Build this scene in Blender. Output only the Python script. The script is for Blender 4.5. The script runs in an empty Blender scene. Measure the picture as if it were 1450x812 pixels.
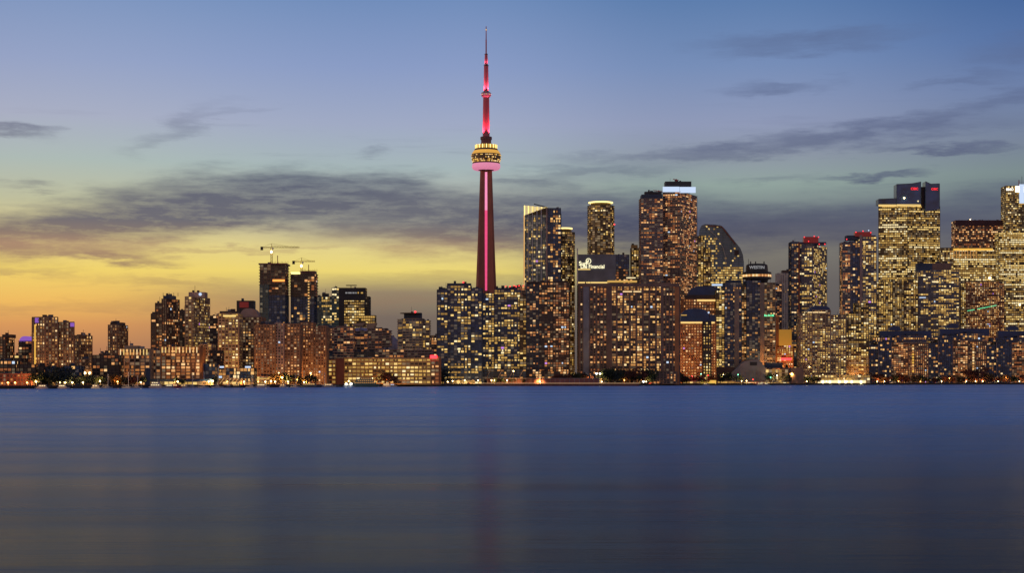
import bpy, math, random
from mathutils import Vector
R = math.radians
random.seed(7)
scene = bpy.context.scene
COL = scene.collection
F, HZ, H = 2500.0, 538.0, 8.0          # focal length and horizon row in photo pixels (1450 wide), eye height in metres

# ------------------------------------------------------------------ camera
cam_d = bpy.data.cameras.new('camera'); cam = bpy.data.objects.new('camera', cam_d); COL.objects.link(cam)
cam.location = (0, 0, H); cam.rotation_euler = (R(90), 0, 0)
cam_d.sensor_width = 36; cam_d.lens = 36 * F / 1450; cam_d.shift_y = (HZ - 406) / 1450
cam_d.clip_start = 1; cam_d.clip_end = 60000
scene.camera = cam
vs = scene.view_settings
vs.view_transform = 'Standard'; vs.look = 'None'; vs.exposure = 0; vs.gamma = 1; vs.use_curve_mapping = False
scene.cycles.use_denoising = True
scene.cycles.sample_clamp_indirect = 2.0; scene.cycles.max_bounces = 6; scene.cycles.diffuse_bounces = 2; scene.cycles.glossy_bounces = 3

def lin(c):
    o = []
    for v in c:
        v /= 255
        o.append(v / 12.92 if v <= .04045 else ((v + .055) / 1.055) ** 2.4)
    return (*o, 1)

# ------------------------------------------------------------------ world: dusk sky with long cloud bands
W = bpy.data.worlds.new('World'); scene.world = W; W.use_nodes = True
nt = W.node_tree; N = nt.nodes; L = nt.links; N.clear()
def nd(t, **k):
    n = N.new(t)
    for a, b in k.items(): setattr(n, a, b)
    return n
def con(sock, v):
    if isinstance(v, (int, float)): sock.default_value = v
    elif isinstance(v, tuple): sock.default_value = v
    else: L.new(v, sock)
def M(op, a, b=0.0, c=None, clamp=False):
    n = nd('ShaderNodeMath', operation=op, use_clamp=clamp); con(n.inputs[0], a); con(n.inputs[1], b)
    if c is not None: con(n.inputs[2], c)
    return n.outputs[0]
def ramp(fac, stops):
    n = nd('ShaderNodeValToRGB'); cr = n.color_ramp
    while len(cr.elements) < len(stops): cr.elements.new(.5)
    for e, (p, c) in zip(cr.elements, stops): e.position = p; e.color = lin(c)
    con(n.inputs[0], fac); return n.outputs[0]
def mixc(f, a, b):
    n = nd('ShaderNodeMix', data_type='RGBA'); con(n.inputs[0], f); con(n.inputs[6], a); con(n.inputs[7], b); return n.outputs[2]
def mrange(v, a, b, c=0., d=1., t='SMOOTHSTEP'):
    n = nd('ShaderNodeMapRange', interpolation_type=t); con(n.inputs[0], v)
    for i, x in enumerate((a, b, c, d)): n.inputs[i + 1].default_value = x
    return n.outputs[0]
tc = nd('ShaderNodeTexCoord'); sx = nd('ShaderNodeSeparateXYZ'); L.new(tc.outputs['Generated'], sx.inputs[0])
az = M('ARCTAN2', sx.outputs[0], sx.outputs[1])
el = M('ARCSINE', sx.outputs[2])
U = M('ADD', M('MULTIPLY', az, F), 725.0)           # bearing, in the same scale as the photograph's columns
V = M('MULTIPLY', el, F)                             # height above the horizon in the same scale
def noise(sc_u, sc_v, detail=5, rough=.55, seed=0.0):
    c = nd('ShaderNodeCombineXYZ'); con(c.inputs[0], M('MULTIPLY', U, sc_u)); con(c.inputs[1], M('MULTIPLY', V, sc_v)); c.inputs[2].default_value = seed
    n = nd('ShaderNodeTexNoise'); n.inputs['Scale'].default_value = 1; n.inputs['Detail'].default_value = detail; n.inputs['Roughness'].default_value = rough
    L.new(c.outputs[0], n.inputs['Vector']); return n.outputs[0]
n1 = noise(1/210, 1/45, 6, .6, 1.3); n2 = noise(1/90, 1/16, 5, .6, 7.7); n3 = noise(1/420, 1/28, 6, .62, 3.1); n4 = noise(1/60, 1/13, 7, .68, 5.5)
def P(y): return max(0, min(1, (HZ - y) / 620))
Vn = M('DIVIDE', V, 620.0)
left = ramp(Vn, [(0, (140, 96, 76)), (P(500), (182, 126, 90)), (P(462), (216, 152, 92)), (P(430), (240, 188, 98)), (P(385), (241, 212, 110)), (P(345), (226, 208, 138)), (P(290), (190, 192, 160)),
                 (P(235), (172, 188, 184)), (P(175), (168, 176, 198)), (P(100), (148, 164, 200)), (P(0), (122, 149, 192))])
mid = ramp(Vn, [(0, (96, 84, 80)), (P(500), (108, 95, 90)), (P(450), (120, 106, 96)), (P(415), (150, 138, 110)), (P(385), (236, 214, 118)), (P(355), (228, 212, 138)), (P(325), (190, 184, 156)),
                (P(240), (166, 182, 184)), (P(180), (160, 170, 196)), (P(100), (138, 156, 197)), (P(0), (111, 140, 186))])
r1 = ramp(Vn, [(0, (84, 78, 78)), (P(450), (100, 94, 92)), (P(400), (108, 102, 98)), (P(355), (126, 122, 112)), (P(320), (104, 106, 118)), (P(265), (146, 164, 158)), (P(225), (142, 152, 166)), (P(180), (144, 154, 184)), (P(100), (119, 142, 184)), (P(0), (90, 124, 172))])
r2 = ramp(Vn, [(0, (78, 74, 76)), (P(450), (88, 84, 88)), (P(380), (96, 94, 100)), (P(320), (96, 100, 112)), (P(255), (124, 140, 142)), (P(215), (120, 132, 152)), (P(150), (112, 130, 168)), (P(80), (88, 116, 166)), (P(0), (66, 101, 154))])
sky = mixc(mrange(U, 90, 560), left, mid)
sky = mixc(mrange(U, 640, 980), sky, r1)
sky = mixc(mrange(U, 1050, 1480), sky, r2)
# clouds
wu = M('ADD', U, M('MULTIPLY', M('SUBTRACT', n1, .5), 260.0)); wv = M('ADD', V, M('ADD', M('MULTIPLY', M('SUBTRACT', n2, .5), 52.0), M('MULTIPLY', M('SUBTRACT', n4, .5), 17.0)))
pc = nd('ShaderNodeCombineXYZ'); con(pc.inputs[0], wu); con(pc.inputs[1], wv)
blobs = [(70, 338, 230, 42, 7, 1.0), (220, 312, 220, 44, 8, 1.0), (330, 285, 180, 44, 4, .95), (450, 288, 190, 40, -3, .85), (560, 274, 140, 30, -5, .75),
         (620, 325, 250, 44, -2, .8), (50, 274, 45, 9, 0, .45), (170, 369, 110, 11, -2, .85), (330, 356, 170, 6, 0, .5), (60, 389, 70, 6, 0, .4), (240, 404, 130, 9, -3, .4), (130, 336, 120, 6, 4, .5), (10, 201, 80, 10, -6, .6), (262, 192, 90, 15, 22, .36), (330, 180, 70, 9, 18, .25),
         (790, 305, 220, 46, 0, .85), (760, 262, 50, 11, 0, .55), (900, 325, 220, 48, 0, .65), (1080, 325, 260, 36, 0, .75), (1300, 318, 240, 36, 0, .4),
         (820, 245, 130, 10, 0, .4), (960, 222, 190, 11, 2, .5), (1190, 205, 250, 17, 6, .55), (1310, 223, 110, 8, 0, .8), (1228, 259, 75, 8, 5, .75),
         (1150, 72, 140, 18, 4, .6), (1040, 70, 70, 13, 0, .3), (1110, 131, 80, 12, 3, .5), (1355, 132, 90, 9, 3, .4), (1435, 90, 90, 24, 5, .42),
         (1380, 166, 190, 15, 11, .55), (1390, 290, 130, 22, 2, .5), (1100, 258, 80, 8, 0, .3), (520, 218, 40, 7, 3, .3), (640, 395, 160, 9, 0, .3), (120, 440, 200, 10, 0, .25),
         (330, 430, 200, 18, 0, .3), (560, 420, 160, 22, 0, .35)]
cl = None
for (cx, cy, rx, ry, ang, s) in blobs:
    mp = nd('ShaderNodeMapping', vector_type='TEXTURE'); L.new(pc.outputs[0], mp.inputs[0])
    mp.inputs['Location'].default_value = (cx, HZ - cy, 0); mp.inputs['Rotation'].default_value = (0, 0, R(ang)); mp.inputs['Scale'].default_value = (rx, ry, 1)
    ln = nd('ShaderNodeVectorMath', operation='LENGTH'); L.new(mp.outputs[0], ln.inputs[0])
    g = mrange(ln.outputs['Value'], 1.35, 0.1, 0., s)
    cl = g if cl is None else M('ADD', cl, M('MULTIPLY', g, M('SUBTRACT', 1.0, cl)))
cl = M('MULTIPLY', M('MULTIPLY', cl, mrange(n3, .25, .58, .6, 1.0)), mrange(n4, .32, .60, .80, 1.1))
cl = M('MINIMUM', cl, .96)
streak = M('MULTIPLY', mrange(n3, .56, .74), M('MULTIPLY', mrange(V, 40, 180), mrange(V, 430, 280, 0., .34)))
cl = M('MAXIMUM', cl, streak)
cc = ramp(Vn, [(0, (104, 84, 80)), (P(440), (150, 112, 92)), (P(385), (150, 122, 100)), (P(352), (166, 134, 112)), (P(334), (128, 114, 110)), (P(315), (102, 102, 114)), (P(250), (90, 96, 116)), (P(120), (96, 106, 140)), (P(0), (88, 100, 130))])
cc2 = ramp(Vn, [(0, (84, 78, 80)), (P(400), (94, 88, 94)), (P(320), (76, 80, 102)), (P(220), (84, 92, 124)), (P(70), (92, 108, 146))])
cloudc = mixc(mrange(U, 560, 900), cc, cc2)
sky = mixc(cl, sky, cloudc)
# unseen southern sky brightened and warmed to fill the facades, overhead a deeper blue
south = ramp(Vn, [(0, (214, 160, 110)), (.4, (206, 162, 130)), (1, (156, 146, 158))])
sky = mixc(mrange(M('ABSOLUTE', az), .6, 1.5), sky, south)
sky = mixc(mrange(el, .212, .40), sky, mixc(mrange(M('ABSOLUTE', az), .9, 1.7), lin((20, 32, 64)), lin((100, 106, 140))))
sky = mixc(mrange(M('ABSOLUTE', M('ADD', az, 1.0)), .9, .0, 0., .5), sky, mixc(mrange(el, .35, .0), lin((90, 110, 160)), lin((236, 170, 96))))
bg = nd('ShaderNodeBackground'); L.new(sky, bg.inputs[0]); bg.inputs[1].default_value = 1.0
wo = nd('ShaderNodeOutputWorld'); L.new(bg.outputs[0], wo.inputs[0])

sd_ = bpy.data.lights.new('sun', 'SUN'); sd_.energy = .25; sd_.angle = R(25); sd_.color = (1, .62, .34)
sun = bpy.data.objects.new('sun', sd_); COL.objects.link(sun); sun.rotation_euler = (R(85), 0, R(-70))   # the last light, from low in the west

# ------------------------------------------------------------------ materials
def mat(name, col, rough=.7, metal=0., vary=.25, nscale=.08, emis=None, est=0., spec=.5):
    m = bpy.data.materials.new(name); m.use_nodes = True; t = m.node_tree; b = t.nodes['Principled BSDF']
    b.inputs['Roughness'].default_value = rough; b.inputs['Metallic'].default_value = metal; b.inputs['Specular IOR Level'].default_value = spec
    if emis:
        b.inputs['Emission Color'].default_value = (*emis, 1); b.inputs['Emission Strength'].default_value = est
        b.inputs['Base Color'].default_value = (*col, 1); m.cycles.emission_sampling = 'NONE'; return m
    c = t.nodes.new('ShaderNodeTexCoord'); n = t.nodes.new('ShaderNodeTexNoise'); n.inputs['Scale'].default_value = nscale; n.inputs['Detail'].default_value = 6
    r = t.nodes.new('ShaderNodeMapRange'); r.inputs[1].default_value = .3; r.inputs[2].default_value = .7; r.inputs[3].default_value = 1 - vary; r.inputs[4].default_value = 1 + vary
    x = t.nodes.new('ShaderNodeMix'); x.data_type = 'RGBA'; x.blend_type = 'MULTIPLY'; x.inputs[0].default_value = 1; x.inputs[6].default_value = (*col, 1)
    t.links.new(c.outputs['Object'], n.inputs['Vector']); t.links.new(n.outputs[0], r.inputs[0]); t.links.new(r.outputs[0], x.inputs[7]); t.links.new(x.outputs[2], b.inputs['Base Color'])
    return m
def glass(name, col, dim=.3, dimc=(1, .55, .2), ds=.22, rough=.22, tint=.45, seed=0.):
    """facade glazing: every UV cell is one window, with its own blinds and its own dim or dark room behind"""
    m = bpy.data.materials.new(name); m.use_nodes = True; t = m.node_tree; b = t.nodes['Principled BSDF']; K = t.links.new
    u = t.nodes.new('ShaderNodeUVMap'); fl = t.nodes.new('ShaderNodeVectorMath'); fl.operation = 'FLOOR'; K(u.outputs[0], fl.inputs[0])
    ad = t.nodes.new('ShaderNodeVectorMath'); ad.operation = 'ADD'; K(fl.outputs[0], ad.inputs[0]); ad.inputs[1].default_value = (.5 + seed, .5, .5)
    oi = t.nodes.new('ShaderNodeObjectInfo')
    w = t.nodes.new('ShaderNodeTexWhiteNoise'); w.noise_dimensions = '4D'; K(ad.outputs[0], w.inputs['Vector']); K(oi.outputs['Random'], w.inputs['W'])
    s = t.nodes.new('ShaderNodeSeparateColor'); K(w.outputs['Color'], s.inputs[0])
    r = t.nodes.new('ShaderNodeMapRange'); r.inputs[1].default_value = 0; r.inputs[2].default_value = 1; r.inputs[3].default_value = 1 - tint; r.inputs[4].default_value = 1 + tint; K(s.outputs[0], r.inputs[0])
    x = t.nodes.new('ShaderNodeMix'); x.data_type = 'RGBA'; x.blend_type = 'MULTIPLY'; x.inputs[0].default_value = 1; x.inputs[6].default_value = (*col, 1); K(r.outputs[0], x.inputs[7]); K(x.outputs[2], b.inputs['Base Color'])
    e = t.nodes.new('ShaderNodeMapRange'); e.inputs[1].default_value = 1 - dim; e.inputs[2].default_value = 1; e.inputs[3].default_value = 0; e.inputs[4].default_value = ds; K(s.outputs[1], e.inputs[0])
    ec = t.nodes.new('ShaderNodeMix'); ec.data_type = 'RGBA'; ec.inputs[6].default_value = (*dimc, 1); ec.inputs[7].default_value = (1, .8, .5, 1); K(s.outputs[2], ec.inputs[0])
    K(ec.outputs[2], b.inputs['Emission Color']); K(e.outputs[0], b.inputs['Emission Strength'])
    b.inputs['Roughness'].default_value = rough; m.cycles.emission_sampling = 'NONE'
    return m
WALL = dict(
    slate=mat('slate_metal', (.040, .060, .095)), black=mat('black_metal', (.018, .018, .022), .5), brown=mat('brown_concrete', (.20, .12, .08)),
    brick=mat('red_brick', (.26, .14, .07)), orange=mat('orange_brick', (.42, .17, .055)), tan=mat('tan_concrete', (.32, .23, .15)), grey=mat('grey_concrete', (.24, .23, .23)),
    pale=mat('pale_concrete', (.42, .39, .35)), dkbrown=mat('dark_brown_metal', (.075, .045, .032)), olive=mat('bronze_panel', (.12, .085, .035)), white=mat('white_trim', (.72, .70, .66), .5, vary=.1),
    teal=mat('teal_panel', (.10, .17, .17)), blue=mat('blue_metal_roof', (.012, .045, .13), .35), steel=mat('galvanised_steel', (.3, .3, .3), .4, .6), redbrown=mat('oxblood_brick', (.22, .07, .04)),
    lawn=mat('dark_lawn', (.03, .05, .02), .9), rust=mat('red_paint', (.4, .04, .03)), yellow=mat('yellow_paint', (.6, .38, .05)), ochre=mat('ochre_stone', (.5, .3, .09)), mauve=mat('mauve_concrete', (.34, .235, .19)))
GL = dict(
    blue=glass('blue_glass', (.025, .06, .13), .30, (1, .6, .3), .12), dark=glass('dark_glass', (.022, .024, .034), .32, (1, .5, .2), .14), warm=glass('bronze_glass', (.055, .035, .02), .55, (1, .48, .14), .26),
    pale=glass('pale_glass', (.15, .20, .20), .30, (1, .7, .35), .12), teal=glass('teal_glass', (.05, .095, .10), .35, (1, .7, .35), .14), navy=glass('navy_glass', (.018, .065, .16), .12, (1, .6, .3), .10), office=glass('office_glass', (.07, .05, .02), .8, (1, .52, .11), .30),
    red=glass('rosy_glass', (.07, .028, .02), .55, (1, .34, .12), .24), grey=glass('grey_glass', (.06, .065, .08), .25, (1, .65, .35), .12))
def em(name, c, s): return mat(name, (.05, .04, .03), .4, emis=c, est=s)
AM = [em('amber_room_low', (1, .40, .11), .26), em('amber_room', (1, .45, .12), .55), em('amber_room_bright', (1, .56, .18), .95), em('warm_room_pale', (1, .70, .34), 1.15)]
YE = [em('yellow_room_low', (1, .55, .12), .30), em('yellow_room', (1, .58, .13), .60), em('yellow_room_bright', (1, .68, .22), .98), em('pale_room', (1, .80, .42), 1.15)]
OR = [em('orange_room_low', (1, .30, .08), .25), em('orange_room', (1, .38, .10), .48), em('peach_room', (1, .48, .17), .82), em('peach_room_bright', (1, .62, .28), 1.05)]
CO = em('cool_room', (.62, .78, 1), 1.0); VI = em('violet_room', (.75, .3, 1), .9); RE = em('red_lamp', (1, .03, .04), 3.5); GR = em('green_light', (.15, 1, .45), 1.4)
WARMX = em('lamp_glow', (1, .74, .34), 9.); WHITEX = em('white_lamp_glow', (1, .94, .78), 12.); SIGNW = em('white_sign', (1, .90, .55), 1.5); SIGNR = em('red_sign', (1, .02, .03), 1.6); SIGNB = em('white_blue_light', (.62, .76, 1), .95)
PINK = em('pink_led', (1, .09, .27), .95); PINKL = em('pale_pink_led', (1, .30, .54), 1.1); PINK.cycles.emission_sampling = PINKL.cycles.emission_sampling = 'AUTO'; GOLD = em('gold_light', (1, .55, .08), .9); GOLDX = em('gold_light_bright', (1, .75, .25), 2.); VIO = em('violet_crown_light', (.42, .16, .85), .55)
REDG = em('dim_red_light', (1, .03, .03), .10); TXT = em('dim_grey_sign', (.6, .6, .62), .4); ORF = em('orange_flood', (1, .33, .06), 1.6); GREENX = em('green_lamp_glow', (.2, 1, .5), 5)
PAL = {'am': AM, 'ye': YE, 'or': OR}

# ------------------------------------------------------------------ mesh helpers
def wx(px, Y): return (px - 725) / F * Y
def wz(py, Y): return H + (HZ - py) / F * Y
SH = [(-700, 1350), (0, 1500), (450, 1820), (700, 2200), (900, 2250), (1050, 2450), (1450, 2850), (2400, 3300)]
def shore(px):
    for (a, ya), (b, yb) in zip(SH, SH[1:]):
        if px <= b: return ya + (yb - ya) * max(0, (px - a)) / (b - a)
    return SH[-1][1]
class MB:
    def __init__(s, o=(0, 0, 0)): s.o = o; s.v = []; s.f = []; s.m = []; s.uv = []; s.mats = []
    def mi(s, m):
        if m not in s.mats: s.mats.append(m)
        return s.mats.index(m)
    def add(s, vs, fs, m, uvs=None):
        b = len(s.v); s.v += [(x - s.o[0], y - s.o[1], z - s.o[2]) for x, y, z in vs]; k = s.mi(m)
        for i, f in enumerate(fs): s.f.append([b + j for j in f]); s.m.append(k); s.uv.append(uvs[i] if uvs else None)
    def box(s, x0, x1, y0, y1, z0, z1, m): s.prism([(x0, y0), (x1, y0), (x1, y1), (x0, y1)], z0, z1, m)
    def prism(s, p, z0, z1, m, top=None):
        n = len(p); q = top or p; vs = [(x, y, z0) for x, y in p] + [(x, y, z1) for x, y in q]
        s.add(vs, [[i, (i + 1) % n, n + (i + 1) % n, n + i] for i in range(n)] + [list(range(n))[::-1], list(range(n, 2 * n))], m)
    def obox(s, c, u, hw, hd, z0, z1, m):
        nx, ny = -u[1], u[0]; p = [(c[0] + u[0] * a * hw + nx * b * hd, c[1] + u[1] * a * hw + ny * b * hd) for a, b in ((-1, -1), (1, -1), (1, 1), (-1, 1))]
        s.prism(p, z0, z1, m)
    def xprof(s, pts, y0, y1, m):          # outline in x,z given depth in y
        n = len(pts); vs = [(x, y0, z) for x, z in pts] + [(x, y1, z) for x, z in pts]
        s.add(vs, [[i, n + i, n + (i + 1) % n, (i + 1) % n] for i in range(n)] + [list(range(n)), list(range(n, 2 * n))[::-1]], m)
    def lathe(s, prof, m, c=(0, 0), n=24, ph=0):
        vs = []; fs = []
        for r, z in prof:
            for i in range(n): a = ph + 2 * math.pi * i / n; vs.append((c[0] + r * math.cos(a), c[1] + r * math.sin(a), z))
        for k in range(len(prof) - 1):
            for i in range(n): j = (i + 1) % n; fs.append([k * n + i, k * n + j, (k + 1) * n + j, (k + 1) * n + i])
        fs.append(list(range(n))[::-1]); fs.append([(len(prof) - 1) * n + i for i in range(n)]); s.add(vs, fs, m)
    def bar(s, a, b, w, m):
        a = Vector(a); b = Vector(b); d = (b - a).normalized(); u = d.cross(Vector((0, 0, 1)) if abs(d.z) < .9 else Vector((1, 0, 0))).normalized(); v = d.cross(u)
        vs = [tuple(p + u * i * w / 2 + v * j * w / 2) for p in (a, b) for i, j in ((-1, -1), (1, -1), (1, 1), (-1, 1))]
        s.add(vs, [[0, 1, 5, 4], [1, 2, 6, 5], [2, 3, 7, 6], [3, 0, 4, 7], [3, 2, 1, 0], [4, 5, 6, 7]], m)
    def build(s, name, parent=None, kind=None, loc=None):
        if not s.f: return None
        me = bpy.data.meshes.new(name); me.from_pydata(s.v, [], s.f)
        for m in s.mats: me.materials.append(m)
        me.polygons.foreach_set('material_index', s.m)
        if any(s.uv):
            l = me.uv_layers.new(name='UVMap'); k = 0; d = []
            for f, u in zip(s.f, s.uv): d += [c for q in (u or [(0, 0)] * len(f)) for c in q]
            l.data.foreach_set('uv', d)
        me.update(); o = bpy.data.objects.new(name, me); COL.objects.link(o)
        if parent: o.parent = parent
        if kind: o['kind'] = kind
        if loc: o.location = loc
        return o
def tag(o, label, cat, group=None, kind=None):
    if kind: o['kind'] = kind
    if label: o['label'] = label
    if cat: o['category'] = cat
    if group: o['group'] = group
    return o
def empty(name, loc, label=None, cat=None, group=None):
    o = bpy.data.objects.new(name, None); COL.objects.link(o); o.location = loc; o.empty_display_size = 1; return tag(o, label, cat, group)
def text(name, s, size, loc, m, parent, ext=.15, rot=0, xs=1.):
    c = bpy.data.curves.new(name, 'FONT'); c.body = s; c.size = size; c.extrude = ext; c.align_x = 'CENTER'; c.align_y = 'CENTER'; c.materials.append(m); c.offset = size * .012
    o = bpy.data.objects.new(name, c); COL.objects.link(o); o.rotation_euler = (R(90), 0, rot); o.location = loc; o.scale = (xs, 1, 1)
    bpy.context.view_layer.update(); me = bpy.data.meshes.new_from_object(o); mx = o.matrix_basis.copy(); bpy.data.objects.remove(o)
    o = bpy.data.objects.new(name, me); COL.objects.link(o); o.matrix_basis = mx; o.parent = parent; return o

# ------------------------------------------------------------------ buildings
GZ = 2.5
ST = dict(
    blue=dict(wall='slate', glass='blue', bay=4.0, fh=3.2, pw=.5, pd=.5, sh=.75, sd=.35, p=.30, pal='am'),
    bluey=dict(wall='slate', glass='blue', bay=4.0, fh=3.2, pw=.5, pd=.5, sh=.75, sd=.35, p=.36, pal='ye'),
    dark=dict(wall='dkbrown', glass='dark', bay=3.8, fh=3.1, pw=.6, pd=.5, sh=.8, sd=.35, p=.30, pal='or'),
    brown=dict(wall='brown', glass='warm', bay=3.0, fh=3.1, pw=.9, pd=.5, sh=1.0, sd=.3, p=.28, pal='am'),
    brick=dict(wall='brick', glass='red', bay=3.2, fh=3.1, pw=1.2, pd=.5, sh=1.2, sd=.3, p=.30, pal='or'),
    orange=dict(wall='orange', glass='red', bay=3.8, fh=4.0, pw=1.5, pd=.5, sh=1.7, sd=.3, p=.72, pal='or'),
    tan=dict(wall='tan', glass='warm', bay=3.7, fh=3.1, pw=.9, pd=.5, sh=1.1, sd=.3, p=.34, pal='ye'),
    hotelw=dict(wall='brown', glass='dark', bay=8.2, fh=3.25, pw=2.3, pd=1.1, sh=.7, sd=.3, p=.42, pal='am'),
    balc=dict(wall='mauve', glass='dark', bay=4.0, fh=3.1, pw=.4, pd=.3, sh=.9, sd=1.3, p=.34, pal='or'),
    balcb=dict(wall='grey', glass='blue', bay=4.2, fh=3.2, pw=.4, pd=.3, sh=.7, sd=1.3, p=.40, pal='ye'),
    gold=dict(wall='olive', glass='warm', bay=3.8, fh=3.2, pw=.6, pd=.4, sh=.8, sd=.9, p=.32, pal='ye'),
    hotel=dict(wall='brown', glass='dark', bay=4.3, fh=3.25, pw=1.5, pd=1.0, sh=.8, sd=.3, p=.36, pal='or'),
    office=dict(wall='olive', glass='office', bay=3.2, fh=4.0, pw=.45, pd=.3, sh=1.5, sd=.4, p=.80, pal='ye', run=1),
    officeg=dict(wall='teal', glass='teal', bay=3.2, fh=3.9, pw=.35, pd=.3, sh=1.1, sd=.35, p=.55, pal='ye', run=1),
    officed=dict(wall='black', glass='dark', bay=3.2, fh=3.9, pw=.4, pd=.3, sh=1.2, sd=.35, p=.45, pal='or', run=1),
    tealg=dict(wall='teal', glass='teal', bay=3.4, fh=3.1, pw=.45, pd=.5, sh=.5, sd=.3, p=.20, pal='ye'),
    concr=dict(wall='pale', glass='grey', bay=4.0, fh=3.5, pw=2.6, pd=.4, sh=1.6, sd=.2, p=.03, pal='am'),
    fins=dict(wall='tan', glass='red', bay=5.0, fh=3.1, pw=1.0, pd=1.0, sh=.8, sd=.3, p=.42, pal='or'),
    ware=dict(wall='ochre', glass='warm', bay=4.6, fh=4.3, pw=.8, pd=.5, sh=1.7, sd=.3, p=.80, pal='ye'),
    shop=dict(wall='tan', glass='office', bay=4.5, fh=4.5, pw=.5, pd=.4, sh=.9, sd=1.0, p=.85, pal='ye'),
    site=dict(wall='brown', glass='dark', bay=4.2, fh=3.4, pw=.6, pd=.2, sh=.55, sd=1.2, p=.10, pal='or'),
    navy=dict(wall='slate', glass='navy', bay=3.6, fh=3.3, pw=.35, pd=.4, sh=.45, sd=.3, p=.22, pal='am'),
    plain=None)
BLD = []      # every building with its windows still to be placed
OCC = []      # screen rectangles, to tell which windows can be seen
def P4(x0, x1, Y, d):      # square-on footprint, its far side as wide as the near one
    a, b = wx(x0, Y), wx(x1, Y); return [(a, Y), (b, Y), (b, Y + d), (a, Y + d)]
def footprint(t, Y):
    x0, x1 = t['x0'], t['x1']; Y += t.get('dy', 0)
    if t.get('rnd'):
        a, b = wx(x0, Y), wx(x1, Y); r = (b - a) / 2; d = r * t.get('sq', 1.); n = t.get('n', 20)
        return [((a + b) / 2 + r * math.cos(2 * math.pi * i / n), Y + d + d * math.sin(2 * math.pi * i / n)) for i in range(n)]
    if t.get('xc'):
        xc = t['xc']; k = t.get('t', .6); wl = wx(xc, Y) - wx(x0, Y); wr = wx(x1, Y) - wx(xc, Y)
        C = (wx(xc, Y), Y); Lp = (wx(x0, Y + wl * k), Y + wl * k); Rp = (wx(x1, Y + wr / k), Y + wr / k)
        return [C, Rp, (Lp[0] + Rp[0] - C[0], Lp[1] + Rp[1] - C[1]), Lp]
    if t.get('poly'): return [(wx(px, Y + dy), Y + dy) for px, dy in t['poly']]
    return P4(x0, x1, Y, t.get('d', 28))
def grow(p, d):
    n = len(p); o = []
    for i in range(n):
        a, b, c = p[i - 1], p[i], p[(i + 1) % n]
        e1 = Vector((b[0] - a[0], b[1] - a[1])).normalized(); e2 = Vector((c[0] - b[0], c[1] - b[1])).normalized()
        n1_ = Vector((e1.y, -e1.x)); n2_ = Vector((e2.y, -e2.x)); m = (n1_ + n2_); m /= max(.3, 1 + n1_.dot(n2_)); o.append((b[0] + m.x * d, b[1] + m.y * d))
    return o
def T(x0, x1, top, **k): return dict(x0=x0, x1=x1, top=top, **k)
def facade(B, t, st, p, z0, z1, body, slab_pier, Yb):
    H_ = z1 - z0; nf = max(1, round(H_ / st['fh'])); fh = H_ / nf; n = len(p); g = GL[t.get('glass', st['glass'])]; wm = WALL[t.get('wall', st['wall'])]
    vs = [(x, y, z0) for x, y in p] + [(x, y, z1) for x, y in p]; fs = []; uvs = []; ub = random.randint(0, 90)
    rnd = t.get('rnd'); cx = sum(q[0] for q in p) / n; cy = sum(q[1] for q in p) / n
    plit = t.get('p', st['p']); pal = PAL[t.get('pal', st['pal'])]
    for i in range(n):
        a = Vector(p[i]); b = Vector(p[(i + 1) % n]); e = b - a; ln = e.length; u = e / ln; nn = Vector((u.y, -u.x)); mid_ = (a + b) / 2
        nb = 1 if rnd else max(1, round(ln / t.get('bay', st['bay']))); bw = ln / nb
        fs.append([i, (i + 1) % n, n + (i + 1) % n, n + i]); uvs.append([(ub, 0), (ub + nb, 0), (ub + nb, nf), (ub, nf)]); ub += nb
        if nn.dot(-mid_) < -.25 * mid_.length: continue
        if not rnd or i % 2 == 0:
            for j in range(nb + (0 if rnd else 1)):
                wide = st['pw'] * (t.get('corner', 1.) if j in (0, nb) else 1)
                c = a + u * (j * bw); off = wide / 2 * (1 if j == 0 else -1 if j == nb else 0)
                c = c + u * off + nn * (st['pd'] / 2 - .2); slab_pier.obox(c, u, wide / 2, st['pd'] / 2 + .2, z0, z1 - .05, wm)
        skips = t.get('blind', ()); k2 = 2 if bw > 6.5 else 1; nc = nb * k2; cw = bw / k2
        for k in range(nf):
            run = random.random() < .78; pr = plit
            if st.get('run'): pr = plit * (random.uniform(.85, 1.25) if run else random.uniform(.15, .6))
            base = random.choice(pal); last = False
            for j in range(nc):
                fr = (j + .5) / nc
                if any(s0 <= fr <= s1 and si == i for si, s0, s1 in skips): continue
                q = pr
                if st.get('run'): q = min(.97, pr * (1.12 if last else .8))
                else: q = min(.9, pr * 2.0) if last else pr * .62
                if random.random() > q: last = False; continue
                last = True
                if st.get('run'): m = base if random.random() < .7 else random.choice(pal)
                else:
                    r = random.random(); m = pal[0] if r < .40 else pal[1] if r < .70 else pal[2] if r < .91 else pal[3]
                    if random.random() < .012: m = random.choice((CO, VI, CO))
                w = (cw - st['pw'] / k2) * (random.choice((1, 1, .55)) if not st.get('run') else 1) - .12; h = (fh - st['sh']) * random.choice((1, 1, .8)) - .1
                zc = z0 + k * fh + st['sh'] + (fh - st['sh']) - h / 2 - .06; c = a + u * ((j + .5) * cw + random.uniform(-.1, .1) + (0 if k2 == 1 else (st['pw'] / 4 - .1) * (1 if j % 2 == 0 else -1))) + nn * .07
                B['win'].append((c.x, c.y, zc, max(.5, w), max(.5, h), u, m, nn))
    body.add(vs, fs + [list(range(n, 2 * n))], g, uvs + [[(0, 0)] * n])
    q = grow(p, st['sd'])
    for k in range(nf + 1):
        z = z0 + k * fh; h = st['sh'] if k < nf else st['sh'] * .8
        slab_pier.prism(q, z, z + h, wm)
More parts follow.
